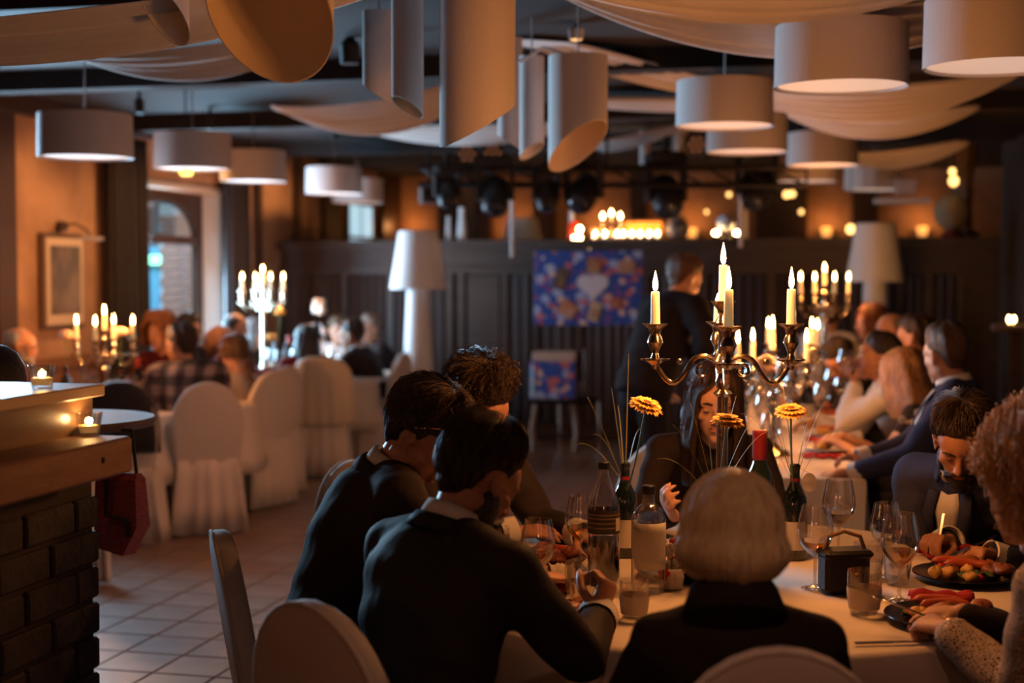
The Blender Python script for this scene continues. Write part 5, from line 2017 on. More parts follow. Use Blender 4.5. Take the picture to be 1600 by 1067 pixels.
person('braid', 'woman with a brown braid and a cream top seen from behind at the left table', (xb, yb, hb), (366, 556, 9.85), -45, 10, 0, top=C_CREAMTOP, topname='blouse', hair=dict(SHOULDER, hang=[(0, 0), (40, .01), (60, .03), (180, .05)]), hmat=H_BROWN, skin=SK_LIGHT, woman=True)
q = PEOPLE['braid']
mb = MB()
b0 = q['F']((0, -.10, -.02))
for i in range(9):
    t = i / 8
    c = b0 + Vector((.05 + .06 * t, -.10 - .02 * t, -.03 - .26 * t))
    mb.ell(c + Vector((.008 * (-1) ** i, 0, 0)), (.026 - .012 * t, .024 - .012 * t, .026), n=10, m=7)
attach('braid', mb.build('braid', H_BROWN))
person('l8', 'guest with a lit face right beside the tall left candelabra', (-2.35, 12.95, 130), (399, 522, 12.8), 120, 5, 0, top=C_BLACKKNIT, topname='sweater', hair=SHOULDER, hmat=H_DARK, skin=SK_LIGHT, woman=True)
xr, yr, hr_ = CHP['red']
person('red', 'woman with straight dark hair in a dark red sweater seen from behind', (xr, yr, hr_), (480, 536, 11.45), -6, 6, 0, top=C_DARKRED, topname='sweater', hair=SHOULDER, hmat=H_BLACK, skin=SK_LIGHT, woman=True, fit=.03)
xs, ys, hs = CHP['suit']
person('suit', 'man in a dark suit facing left at the table near the floor lamp', (xs, ys, hs), (549, 524, 12.05), -78, 8, 0, top=C_CHARCOAL, shirt=C_WHITESHIRT, hair=SHORT, hmat=H_DARK, skin=SK_WARM, fit=.01, vox=.0105)
person('l11', 'light haired guest behind the dark suited man by the floor lamp', (-1.20, 13.1, -110), (578, 515, 13.0), -140, 5, 0, top=C_CHARCOAL, hair=SHORT, hmat=H_GREYBROWN, skin=SK_LIGHT)
person('l12', 'guest facing the viewer between the red sweater and the dark suit', (-1.62, 13.25, 185), (529, 518, 13.05), 170, 5, 0, top=C_WHITESHIRT, topname='shirt', hair=SHORT, hmat=H_BROWN, skin=SK_WARM)

# chairs under the guests who would otherwise sit on air
for key, xx, yy, hd, what in (('c', 1.36, 2.82, -40, None),
                              ('navy', 1.92, 6.28, -72, 'the navy suited man at the long table'), ('cors', 2.05, 6.95, -70, 'the woman with the corsage'), ('drink', 2.20, 7.75, -78, 'the drinking man in the white shirt'),
                              ('r5', 2.45, 8.65, -75, 'the dark haired guest beyond the navy suit'), ('r6', 2.55, 9.45, -75, 'the grey haired guest of the right row'), ('r7', 2.62, 10.4, -80, 'the auburn haired guest near the far end'),
                              ('r1', 2.60, 12.30, 20, 'the man in white with his back turned'), ('white', -3.18, 9.25, 85, 'the white bearded man'), ('aub', -2.50, 10.55, 195, 'the guest with full auburn hair'),
                              ('l4', -2.62, 11.55, 120, 'the half hidden dark haired guest'), ('l5', -1.95, 11.0, -95, 'the bald man in profile'), ('l6', -2.42, 12.15, 80, 'the balding man in dark red'),
                              ('l8', -2.35, 12.95, 130, 'the guest beside the tall left candelabra'), ('l11', -1.20, 13.1, -110, 'the light haired guest'), ('l12', -1.62, 13.25, 185, 'the guest facing the viewer')):
    if what:
        chair(xx, yy, hd, 'white covered banquet chair under ' + what)
# ------------------------------------------------------------------ things on the tables
TZ = .7495


def OT(px, py, z=TZ):
    a, b = P(px, py, 1.0), P(px, py, 2.0)
    k = (z - a.z) / (b.z - a.z)
    p = a + (b - a) * k
    p.z = z
    return p


# ---- candles and candelabra
def candle_proto():
    r = empty('candle')
    MB().lathe([(.0135, 0), (.0138, .004), (.0128, .02), (.0118, .098), (.0105, .103), (.004, .100), (.0, .100)], n=18, wob=lambda t, z: .03 * math.sin(3 * t + z * 40)).build('wax', M_WAX, r)
    MB().tube([(0, 0, .098), (.001, 0, .110)], .0012, n=5).build('wick', M_WICK, r)
    MB().lathe([(.0008, .103), (.0060, .110), (.0078, .120), (.0066, .134), (.0034, .150), (.0005, .164)], n=14).build('flame', M_FLAME, r)
    return r


CANDLE = candle_proto()
CANDLE['category'] = 'candle'
_cu = [False]


def candle(p, label, group, power, h=1.0, rz=0):
    o = CANDLE if not _cu[0] else copy_tree(CANDLE)
    _cu[0] = True
    place(o, p, rz, label, group)
    o['category'] = 'candle'
    o.scale = (1, 1, h) if h < 1.2 else (1, 1, h)
    point_light(p + Vector((0, 0, .135 * h)), power, (1.0, .36, .095), .011, 'flame_light')
    return o


def candelabra_meshes(hs):
    """hs: height of the arm ring above the table"""
    base = MB().lathe([(.085, 0), (.088, .006), (.080, .014), (.060, .022), (.045, .030), (.030, .050), (.022, .07)], n=28)
    st_ = [(.022, .07), (.026, .078), (.017, .09), (.0165, hs - .075), (.026, hs - .065), (.016, hs - .055), (.020, hs - .03), (.013, hs - .01), (.022, hs + .01), (.030, hs + .025), (.014, hs + .045),
           (.011, hs + .10), (.018, hs + .115), (.024, hs + .13), (.014, hs + .15), (.016, hs + .165), (.034, hs + .188), (.036, hs + .19), (.018, hs + .186), (.0, hs + .186)]
    stem = MB().lathe(st_, n=22)
    arm = MB()
    pts = []
    for t in np.linspace(0, 1, 17):
        r = .015 + .171 * t
        z = hs + .02 + .018 * math.sin(PI * min(t / .45, 1)) - (.058 * math.sin(PI * (t - .42) / .58) if t > .42 else 0)
        pts.append((r, 0, z))
    pts[-1] = (.186, 0, hs + .012)
    arm.tube(pts, [.0075 - .002 * abs(i / 16 - .5) for i in range(17)], n=8)
    sc_ = [(.055 + .016 * math.cos(a), 0, hs - .002 + .016 * math.sin(a)) for a in np.linspace(1.4, -3.4, 14)]
    arm.tube(sc_, [.0055 - .0002 * i for i in range(14)], n=6)
    arm.ell((.118, 0, hs + .022), (.009, .006, .009), n=8, m=6)
    cup = MB().lathe([(.006, hs + .0), (.010, hs + .012), (.030, hs + .026), (.041, hs + .030), (.040, hs + .026), (.012, hs + .032), (.008, hs + .045), (.014, hs + .058), (.022, hs + .075), (.020, hs + .085), (.014, hs + .098), (.018, hs + .112), (.034, hs + .124), (.036, hs + .127), (.017, hs + .120), (.0, hs + .120)],
                     c=(.186, 0, 0), n=20)
    return base, stem, arm, cup


def candelabra_proto(hs):
    r = empty('candelabra')
    b, s, a, c = candelabra_meshes(hs)
    b.build('base', M_SILVER, r)
    s.build('stem', M_SILVER, r)
    for k in range(4):
        ao = MB()
        ao.v, ao.f = list(a.v), list(a.f)
        o = ao.build('arm', M_SILVER, r)
        o.rotation_euler = (0, 0, k * PI / 2)
        co = MB(); co.v, co.f = list(c.v), list(c.f)
        c2 = co.build('candle_cup', M_SILVER, o)
    return r


CTALL, CSHORT = candelabra_proto(.59), candelabra_proto(.31)
_cd = {'t': False, 's': False}


def candelabra(p, kind, rot, label, clabels, group, power, lens=(1, 1, 1, 1, 1), cat='candelabra'):
    src, hs = (CTALL, .59) if kind == 't' else (CSHORT, .31)
    o = src if not _cd[kind] else copy_tree(src)
    _cd[kind] = True
    place(o, p, rot, label, 'silver five arm candelabras')
    o['category'] = cat
    for k in range(4):
        a = rot + k * PI / 2
        q = p + Vector((.186 * math.cos(a), .186 * math.sin(a), hs + .120))
        if isinstance(clabels, str):
            ca, sa = math.cos(a), math.sin(a)
            wd = ('right' if ca > 0 else 'left') if abs(ca) > abs(sa) else ('rear' if sa > 0 else 'front')
        candle(q, clabels[k] if not isinstance(clabels, str) else 'lit candle on the %s arm of the %s' % (wd, clabels), group, power, lens[k], k)
    candle(p + Vector((0, 0, hs + .186)), clabels[4] if not isinstance(clabels, str) else 'lit candle on the top of the ' + clabels, group, power, lens[4])


cp = P(1127, 880, 3.92); cp.z = TZ
candelabra(cp, 't', R(-4), 'tall tarnished silver candelabra on the near round table',
           ['lit candle on the right arm of the near candelabra', 'lit candle on the rear arm of the near candelabra', 'lit candle on the left arm of the near candelabra', 'lit candle on the front arm of the near candelabra', 'lit candle on the top of the near candelabra'],
           'candles of the near candelabra', 17, (1.0, .55, .93, 1.0, 1.0))
candelabra(LT(.42, .75), 's', R(20), 'short silver candelabra nearest on the long table', 'short candelabra nearest on the long table', 'candles of the first long table candelabra', 12)
candelabra(LT(.40, 2.6), 's', R(40), 'short silver candelabra in the middle of the long table', 'middle long table candelabra', 'candles of the second long table candelabra', 12)
candelabra(LT(.25, 4.6), 't', R(10), 'tall silver candelabra farthest on the long table', 'tall candelabra farthest on the long table', 'candles of the third long table candelabra', 12)
candelabra(W(165, 620, 9.25, TZ), 's', R(-2), 'short silver candelabra on the left round table before the picture', 'candelabra before the framed picture', 'candles on the left round table', 17)
candelabra(W(412, 580, 12.3, TZ), 't', R(30), 'tall silver candelabra on the round table near the back wall', 'tall candelabra near the back wall', 'candles on the back round table', 17)


# ---- glassware
def wineglass_proto(wine, level, name='wine_glass'):
    r = empty(name)
    prof = [(.0, .003), (.034, .001), (.035, .003), (.012, .008), (.0045, .014), (.0038, .05), (.0042, .082), (.010, .088), (.026, .100), (.039, .118), (.046, .142), (.0455, .160), (.041, .185), (.0355, .212), (.035, .216)]
    MB().lathe(prof, n=28, cap=False).build('glass', M_GLASS, r)
    if wine:
        inner = [(.0, .0885), (.009, .0895), (.025, .1015), (.038, .119), (.0448, .142), (.0445, .158)]
        pr = []
        for q_ in inner:
            if q_[1] <= level:
                pr.append(q_)
        r_l = pr[-1][0] + .003
        pr.append((min(r_l, .0445), level)); pr.append((.0, level))
        MB().lathe(pr, n=28, cap=False).build('wine', wine, r)
    return r


def tumbler_proto(fill, level, paper=None, h=.095):
    r = empty('water_glass')
    MB().lathe([(.0, .002), (.030, .001), (.031, .006), (.037, h * .5), (.037, h * .9), (.0365, h)], n=26, cap=False).build('glass', M_GLASS, r)
    if fill:
        MB().lathe([(.0, .010), (.029, .010), (.0355, h * .5), (.0358, level), (.0, level)], n=26, cap=False).build('drink', fill, r)
    if paper:
        MB().lathe([(.0335, .012), (.0378, h * .5), (.0378, h * .62)], n=26, cap=False).build('paper_wrap', paper, r)
    return r


GW = wineglass_proto(M_WINEW, .125)
GE = wineglass_proto(M_WINEW, .108)
GR = wineglass_proto(M_WINER, .122)
TCO = tumbler_proto(M_COLA, .07)
TWA = tumbler_proto(M_WATER, .05)
TPA = tumbler_proto(None, 0, M_PAPER)
_used = set()


def put(proto, p, label, cat, group, rz=0, s=1.0):
    if id(proto) in _used:
        o = copy_tree(proto)
    else:
        o = proto
        _used.add(id(proto))
    place(o, p, rz, label, group, s)
    o['category'] = cat
    return o


NG = 'wine glasses on the near round table'
put(GW, OT(841, 938), 'white wine glass at the left in front of the man in the black suit', 'wine glass', NG)
put(GW, OT(907, 890), 'white wine glass behind the tumblers, beside the cola bottle', 'wine glass', NG)
put(GW, OT(1273, 920), 'half full white wine glass right of the blonde woman', 'wine glass', NG, s=1.06)
put(GR, OT(1310, 868), 'red wine glass behind the half full white wine glass', 'wine glass', NG, s=1.08)
put(GW, OT(1405, 940), 'large white wine glass beside the two near plates at the right', 'wine glass', NG, s=1.08)
put(GE, OT(1384, 902), 'white wine glass directly behind the large one at the right', 'wine glass', NG, s=.98)
NT = 'tumblers on the near round table'
put(TCO, OT(818, 938), 'tumbler of dark cola at the left rim of the near table', 'tumbler', NT)
put(TWA, OT(908, 942), 'nearly empty tumbler in front of the cola bottle', 'tumbler', NT, s=1.15)
put(TPA, OT(991, 965), 'tumbler wrapped in pale paper in front of the water bottle', 'tumbler', NT)
put(TPA, OT(1350, 958), 'tumbler with a pale paper wrap right of the black handbag', 'tumbler', NT, s=1.15)
put(TWA, OT(1357, 905), 'tumbler behind the paper wrapped one near the handbag', 'tumbler', NT, s=1.1)
put(TWA, OT(1402, 912), 'small tumbler behind the large white wine glass', 'tumbler', NT)
put(TCO, OT(778, 872), 'tumbler of dark cola behind the shoulder of the black suit', 'tumbler', NT)


# ---- bottles
def vase_bottle(p, label, h=.285, lab=True, tagp=False):
    r = empty('bottle_vase', p, random.uniform(0, 6) * 0, label, 'bottle', 'dark wine bottles used as vases')
    k = h / .30
    MB().lathe([(.0, .004), (.034, .0), (.0375, .006), (.0375, .17 * k), (.034, .195 * k), (.022, .222 * k), (.0150, .24 * k), (.0140, .28 * k), (.0155, .285 * k), (.0155, .296 * k), (.0125, h), (.010, h - .02), (.0, h - .02)], n=28).build('glass', M_GREENGLASS, r)
    if lab:
        MB().lathe([(.0379, .03), (.0379, .115)], n=28, cap=False).build('label', M_PAPER, r)
    MB().lathe([(.0152, .245 * k), (.0150, .256 * k)], n=18, cap=False).build('neck_band', M_REDFOIL, r)
    if tagp:
        MB().lathe([(.022, -.002), (.022, .002)], n=20, M=Matrix.Rotation(PI / 2, 3, 'X') @ Matrix.Scale(1.3, 3, Vector((0, 1, 0))), c=(.035, -.036, .235)).build('paper_tag', M_PAPER, r)
        MB().tube([(.035, -.036, .262), (.012, -.014, .275)], .0012, n=4).build('string', M_PAPER, r)
    return r, h


def gerbera(base, tip, face, label, petal=M_PETAL, rad=.046, seed=0):
    """stem from base to tip, flower head facing along face"""
    rs = np.random.RandomState(seed)
    base, tip = Vector(base), Vector(tip)
    r = empty('gerbera', tip, 0, label, 'flower', 'gerbera flowers')
    fz = Vector(face).normalized()
    M = fz.to_track_quat('Z', 'Y').to_matrix()
    mb = MB()
    for ring, (n_, l_, lift, w_) in enumerate(((26, rad, .10, .0062), (24, rad * .9, .32, .0058), (18, rad * .62, .6, .0045))):
        for i in range(n_):
            a = 2 * PI * (i + .5 * ring) / n_ + rs.uniform(-.06, .06)
            L_ = l_ * rs.uniform(.9, 1.06)
            row = []
            for t, ww in ((.22, .5), (.5, 1.0), (.8, .95), (1.0, .35)):
                rr = L_ * t
                z = rr * lift * .5 - .25 * rr * t * (1 - ring * .35) + .003 * ring + rs.uniform(-.001, .001)
                ct, st__ = math.cos(a), math.sin(a)
                row.append([(rr * ct - w_ * ww * st__, rr * st__ + w_ * ww * ct, z), (rr * ct, rr * st__, z - .0018), (rr * ct + w_ * ww * st__, rr * st__ - w_ * ww * ct, z)])
            mb.add([M @ Vector(q_) for rw in row for q_ in rw], [(k * 3 + j, k * 3 + j + 1, (k + 1) * 3 + j + 1, (k + 1) * 3 + j) for k in range(3) for j in range(2)])
    o = mb.build('petals', petal, r, smooth=180)
    solidify(o, .0008)
    MB().ell(M @ Vector((0, 0, .006)), (.013, .013, .007), M=M, n=14, m=8).build('heart', M_FLOWERHEART, r)
    MB().ell(M @ Vector((0, 0, -.006)), (.013, .013, .009), M=M, n=12, m=7).build('calyx', M_STEM, r)
    bl = base - tip
    mid = bl * .5 + Vector((0, 0, -.02)) + Vector((bl.x * -.18, 0, 0))
    pts = []
    for t in np.linspace(0, 1, 9):
        pts.append(Vector((0, 0, 0)) * (1 - t) ** 2 + mid * 2 * t * (1 - t) + bl * t * t - fz * .008 * (1 - t))
    MB().tube(pts, .0030, n=7).build('stem', M_STEM, r)
    return r


def grass_spray(base, tips, label, wid=.0028):
    r = empty('grass_spray', base, 0, label, 'grass', 'long grass blades in the bottle vases')
    for (dx, dy, dz, bend) in tips:
        pts, rows = [], []
        tip = Vector((dx, dy, dz))
        for t in np.linspace(0, 1, 10):
            c = tip * t
            c.z = dz * (t * (1 + bend) - bend * t * t * t)
            rows.append(c)
        sd = Vector((-dy, dx, 0))
        sd = (sd.normalized() if sd.length > 1e-5 else Vector((1, 0, 0)))
        g = [[c + sd * wid * (1 - t) ** .6 - Vector((0, 0, 0)), c + Vector((0, 0, -.0006)), c - sd * wid * (1 - t) ** .6] for c, t in zip(rows, np.linspace(0, .97, 10))]
        o = MB().grid(g).build('blade', M_GRASS, r, smooth=180)
        solidify(o, .0006)
    return r


b1 = OT(976, 868)
v1, hh = vase_bottle(b1, 'dark wine bottle vase holding the tall gerbera and grass, beside the water bottle')
m1 = b1 + Z * (hh - .01)
gerbera(m1 - Z * .10, P(1010, 632, 4.05), (.30, -.25, 1), 'orange gerbera standing tallest, left of the near candelabra', seed=1, rad=.052)
grass_spray(m1 - Z * .06, [(-.115, .0, .27, .1), (-.045, -.05, .30, .05), (.012, .02, .40, 0), (-.02, .03, .24, .3), (-.10, -.05, .16, .6), (.05, .02, .17, .6), (-.15, .03, .12, .8)], 'grass blades around the tall gerbera, left of the candelabra')
b2 = OT(1241, 872)
v2, hh = vase_bottle(b2, 'dark wine bottle vase with a paper tag right of the blonde woman', tagp=True)
m2 = b2 + Z * (hh - .01)
gerbera(m2 - Z * .10, P(1236, 641, 4.1), (-.05, -.22, 1), 'orange gerbera above the red capped bottle, right of the candelabra', seed=2, rad=.050)
grass_spray(m2 - Z * .06, [(-.09, .0, .30, .2), (-.16, .02, .22, .5), (-.05, -.04, .34, .1), (-.12, -.04, .30, .2), (.10, .02, .26, .4), (.16, -.02, .18, .7), (.05, .03, .2, .5)], 'grass blades around the gerbera right of the candelabra')
b3 = OT(1117, 905)
v3, hh = vase_bottle(b3, 'dark wine bottle vase hidden behind the blonde bob')
m3 = b3 + Z * (hh - .01)
gerbera(m3 - Z * .10, P(1136, 656, 3.75), (.08, -.12, 1), 'orange gerbera seen edge on in front of the candelabra stem', seed=3, rad=.046)
grass_spray(m3 - Z * .06, [(-.07, .02, .28, .1), (-.12, 0, .22, .3), (-.03, -.03, .24, .1), (.06, .02, .3, .2), (.13, .0, .26, .4), (.17, .02, .20, .6), (-.16, .03, .12, .7), (.03, -.02, .34, 0)], 'grass blades behind the blonde bob')
rb = OT(1186, 862)
r = empty('wine_bottle', rb, 0, 'tall dark bottle with a red foil cap beside the near candelabra', 'bottle')
MB().lathe([(.0, .004), (.042, .0), (.046, .006), (.046, .20), (.040, .235), (.024, .27), (.0185, .29), (.0180, .36), (.0, .362)], n=28).build('glass', M_GREENGLASS, r)
MB().lathe([(.0195, .285), (.0235, .292), (.0225, .355), (.024, .36), (.024, .372), (.020, .376), (.0, .376)], n=24).build('foil_cap', M_REDFOIL, r)
MB().lathe([(.0464, .04), (.0464, .15)], n=28, cap=False).build('label', M_PAPER, r)

# cola type bottle
cb = OT(943, 906)
r = empty('cola_bottle', cb, R(20), 'half full clear cola bottle with a dark printed label', 'bottle')
prof = [(.0, .003), (.040, .0), (.0445, .008), (.045, .10), (.0445, .20), (.040, .225), (.026, .27), (.0155, .297), (.0145, .315), (.0145, .318)]
MB().lathe(prof, n=32, cap=False).build('glass', M_GLASS, r)
MB().lathe([(.0, .006), (.039, .004), (.0432, .010), (.0438, .118), (.0, .118)], n=30, cap=False).build('cola', M_COLA, r)
MB().lathe([(.0452, .135), (.0450, .20)], n=32, cap=False).build('label', M_DARKLABEL, r)
for z_ in (.150, .163, .176, .186):
    MB().lathe([(.0456, z_), (.0455, z_ + .004)], n=32, cap=False).build('label_print', mat('label_ink', (.22, .15, .10), .6), r)
MB().box((.026, -.0372, .160), (.020, .002, .034), M=Matrix.Rotation(.6, 3, 'Z')).build('label_patch', M_PAPER, r, smooth=0)
MB().lathe([(.0152, .312), (.0165, .314), (.0165, .330), (.014, .333), (.0, .333)], n=20).build('cap', M_BLACKCAP, r)
# water bottle
wb = OT(1013, 922)
r = empty('water_bottle', wb, R(-8), 'clear water bottle with a large frosted label', 'bottle')
prof = [(.0, .003), (.042, .0), (.0465, .006), (.047, .10), (.047, .190), (.044, .205), (.032, .224), (.0185, .236), (.0165, .25), (.0165, .268)]
MB().lathe(prof, n=32, cap=False).build('glass', M_GLASS, r)
pts = []
for z_ in np.linspace(.062, .188, 6):
    a0 = -2.75 + max(0, (.11 - z_)) * 9 - max(0, z_ - .165) * -6
    pts.append([(.0474 * math.cos(a), .0474 * math.sin(a), z_) for a in np.linspace(a0, -.25, 18)])
o = MB().grid(pts).build('label', M_FROST, r, smooth=180)
solidify(o, .0004)
MB().lathe([(.0178, .262), (.0185, .264), (.0185, .283), (.016, .286), (.0, .286)], n=20).build('cap', M_BLACKCAP, r)

# black handbag
hb = OT(1318, 925)
r = empty('handbag', hb, R(8), 'small black leather handbag with gold studs standing among the glasses', 'handbag')
MB().bevbox((0, 0, .055), (.125, .075, .11), .012).build('body', M_BLACKLEATHER, r)
MB().bevbox((0, -.006, .108), (.135, .085, .022), .008).build('flap', M_BLACKLEATHER, r)
for zz in (.030, .058):
    MB().ell((.02, -.040, zz), (.006, .004, .006), n=10, m=6).build('stud', M_GOLD, r)
MB().tube([(-.055, 0, .115), (-.045, 0, .150), (0, 0, .165), (.045, 0, .150), (.058, 0, .112)], .006, n=8).build('handle', mat('tan_leather', (.30, .17, .08), .5), r)


# ---- plates and food
def plate(p, rad, label, m=M_PLATE, group='plates on the near table'):
    r = empty('dinner_plate', p, 0, label, 'plate', group)
    MB().lathe([(.0, .003), (rad * .55, .002), (rad * .62, .004), (rad * .9, .012), (rad, .018), (rad * .99, .021), (rad * .88, .016), (rad * .62, .008), (.0, .008)], n=44, cap=False).build('dish', m, r)
    return r


def blob(name, p, dims, m, label, cat, group, rz=0, rough=.12, seed=0, tilt=0):
    rs = np.random.RandomState(seed)
    ph = rs.rand(4) * 6
    mb = MB()
    rings = []
    n_, m_ = 14, 9
    for i in range(m_ + 1):
        f_ = -PI / 2 + PI * i / m_
        f_ = max(-PI / 2 + .08, min(PI / 2 - .08, f_))
        rg = []
        for j in range(n_):
            t = 2 * PI * j / n_
            k = 1 + rough * (math.sin(2 * t + ph[0] + f_) + .7 * math.sin(3 * t + ph[1] - 2 * f_) + .4 * (rs.rand() - .5))
            rg.append((dims[0] * k * math.cos(f_) * math.cos(t), dims[1] * k * math.cos(f_) * math.sin(t), dims[2] * k * math.sin(f_)))
        rings.append(rg)
    o = mb.rings(rings).build(name, m, None, smooth=60)
    o.location = Vector(p) + Z * dims[2] * .85
    o.rotation_euler = (tilt, 0, rz)
    return tag(o, label, cat, group)


def sausage(p, L_, r_, bend, m, label, group, rz=0):
    pts = [(L_ * (t - .5), bend * (1 - (2 * t - 1) ** 2), 0) for t in np.linspace(0, 1, 11)]
    rad = [r_ * min(1, math.sqrt(max(.02, 1 - (2 * t - 1) ** 6))) for t in np.linspace(0, 1, 11)]
    o = MB().tube(pts, rad, n=10).build('sausage', m, None, smooth=60)
    o.location = Vector(p) + Z * r_
    o.rotation_euler = (0, 0, rz)
    return tag(o, label, 'sausage', group)


def leaf(p, s, rz, label, group, seed=0):
    rs = np.random.RandomState(seed)
    rows = []
    for i in range(8):
        t = i / 7
        row = []
        for j in range(7):
            u = j / 6 - .5
            wv = .5 * s * math.sin(PI * (t * .92 + .06)) ** .7
            row.append((u * 2 * wv, (t - .5) * s * 1.5, .35 * s * abs(u) + .12 * s * math.sin(t * 14 + u * 9 + seed) * abs(u) * 2 + .15 * s * math.sin(PI * t)))
        rows.append(row)
    o = MB().grid(rows).build('salad_leaf', M_GREENS, None, smooth=180)
    solidify(o, .001)
    o.location = Vector(p) + Z * .004
    o.rotation_euler = (0, 0, rz)
    return tag(o, label, 'leaf', group)


ORD = ['first', 'second', 'third', 'fourth', 'fifth', 'sixth', 'seventh', 'eighth', 'ninth', 'tenth', 'eleventh', 'twelfth', 'thirteenth', 'fourteenth']


def order_labels(objs, text):
    """tells alike pieces apart by their order from the left"""
    objs = sorted(objs, key=lambda o: o.location.x / o.location.y)
    for i, o in enumerate(objs):
        o['label'] = text if len(objs) == 1 else '%s, %s from the left' % (text, ORD[i])


def plateful(pc, rad, who, n_pot, n_meat, n_saus, n_leaf, n_tom, seed):
    rs = np.random.RandomState(seed)
    plate(pc, rad, 'black plate of roast food' + who.replace('on the plate', ''))
    g = 'food, ' + who

    def spot(k, tot, rr):
        a = 2 * PI * k / max(1, tot) + rs.uniform(-.3, .3) + seed
        return pc + Vector((rr * rad * math.cos(a), rr * rad * math.sin(a), .010))
    L1, L2, L3, L4, L5 = [], [], [], [], []
    for i in range(n_leaf):
        L1.append(leaf(spot(i, n_leaf, .35 + .3 * rs.rand()), .05, rs.uniform(0, 6), None, g, seed * 10 + i))
    for i in range(n_pot):
        L2.append(blob('roast_potato', pc + Vector((rs.uniform(-.75, .1) * rad, rs.uniform(-.65, .1) * rad, .010 + .012 * (i % 2))), (.024, .019, .016), M_POTATO, None, 'potato', g, rs.uniform(0, 6), seed=seed * 7 + i))
    for i in range(n_meat):
        L3.append(blob('roast_meat', pc + Vector((rs.uniform(-.3, .65) * rad, rs.uniform(-.6, .5) * rad, .012 + .012 * (i % 2))), (.038, .026, .016), M_MEAT, None, 'meat', g, rs.uniform(0, 6), seed=seed * 9 + i, rough=.18))
    for i in range(n_saus):
        L4.append(sausage(pc + Vector((rs.uniform(-.1, .3) * rad, (.15 + .28 * i) * rad, .022)), .13, .014, .018, M_SAUSAGE, None, g, rs.uniform(-.4, .4)))
    for i in range(n_tom):
        L5.append(blob('tomato', spot(i, n_tom, .6), (.013, .013, .012), M_TOMATO, None, 'tomato', g, 0, .03, seed + i))
    for lst, tx in ((L1, 'green salad leaf'), (L2, 'yellow roast potato'), (L3, 'brown roast meat piece'), (L4, 'red grilled sausage'), (L5, 'small red tomato')):
        if lst:
            order_labels(lst, tx + ' ' + who)


plateful(OT(1482, 972), .155, 'on the plate beside the lace sleeve', 6, 4, 2, 6, 1, 3)
plateful(OT(1508, 905), .145, 'on the plate before the bearded man', 5, 5, 2, 7, 2, 5)
plateful(OT(880, 968), .135, 'on the plate by the raised fist', 4, 5, 0, 7, 2, 8)
plateful(OT(848, 880), .130, 'on the plate behind the left wine glasses', 3, 4, 1, 6, 2, 11)
plateful(OT(1062, 900), .120, 'on the plate near the small bouquet', 3, 3, 1, 4, 2, 14)
# red napkins, white napkins, cutlery, bread
def napkin(p, w_, d_, m, label, rz=0, h=.02, seed=0, group=None):
    rs = np.random.RandomState(seed)
    ph = rs.rand(3) * 6
    rows = []
    for i in range(10):
        row = []
        for j in range(14):
            u, v = i / 9 - .5, j / 13 - .5
            row.append((v * w_, u * d_, h * (.5 + .5 * math.sin(u * 9 + ph[0] + v * 4)) * (1 - abs(2 * u) ** 3) + .003 + .004 * math.sin(v * 17 + ph[1])))
        rows.append(row)
    o = MB().grid(rows).build('napkin', m, None, smooth=180)
    solidify(o, .003, 1)
    place(o, p, rz, label, group)
    return tag(o, None, 'napkin')


napkin(OT(1487, 868), .20, .09, M_REDNAP, 'crumpled red napkin between the bearded man and his plate', .2, .03, 1)
napkin(OT(1470, 936), .16, .07, M_REDNAP, 'red napkin folded between the two right plates', -.1, .02, 2)
napkin(OT(880, 906), .09, .06, M_WHITENAP, 'crumpled white napkin beside the left wine glass', .5, .045, 3)
napkin(OT(860, 925), .11, .05, M_REDNAP, 'red napkin at the left under the wine glass', .3, .02, 4)


def cutlery(p, d, kind, label):
    d = Vector(d).normalized()
    M = d.to_track_quat('Y', 'Z').to_matrix()
    r = empty(kind, p, 0, label, kind)
    if kind == 'knife':
        MB().bevbox(M @ Vector((0, .03, 0)), (.012, .09, .005), .002, M=M).build('handle', M_STEEL, r)
        MB().rings([[M @ Vector(q_) for q_ in ((-.007, y_, -.001), (.007 * k_, y_, -.001), (.007 * k_, y_, .001), (-.007, y_, .001))] for y_, k_ in ((.075, 1), (.15, 1), (.18, -.6))]).build('blade', M_STEEL, r, smooth=0)
    else:
        MB().bevbox(M @ Vector((0, .04, 0)), (.009, .11, .003), .001, M=M).build('handle', M_STEEL, r)
        MB().bevbox(M @ Vector((0, .105, 0)), (.022, .024, .003), .001, M=M).build('head', M_STEEL, r)
        for k_ in (-1, -.33, .33, 1):
            MB().tube([M @ Vector((k_ * .009, .115, 0)), M @ Vector((k_ * .009, .155, .003))], .0014, n=5).build('tine', M_STEEL, r)
    return r


bq = PEOPLE['beard']['arms']
hr1 = bq[1][2] + bq[1][3] * .07
cutlery(hr1 + Vector((.02, 0, .06)), Vector((-.25, -.35, -.85)), 'fork', 'fork held in the fist of the bearded man')
hr2 = bq[-1][2] + bq[-1][3] * .07
cutlery(hr2 + Vector((.05, .03, .035)), Vector((-.9, -.35, -.30)), 'knife', 'knife held in the other hand of the bearded man')
cutlery(OT(1345, 1007) + Z * .004, Vector((1, .1, 0)), 'knife', 'dark knife lying at the near rim of the table')
cl_ = PEOPLE['curly']['arms'][-1]
cutlery(cl_[2] + cl_[3] * .09 + Vector((-.0, 0, .012)), Vector((-.75, .6, .22)), 'fork', 'fork held by the woman with the lace sleeve')
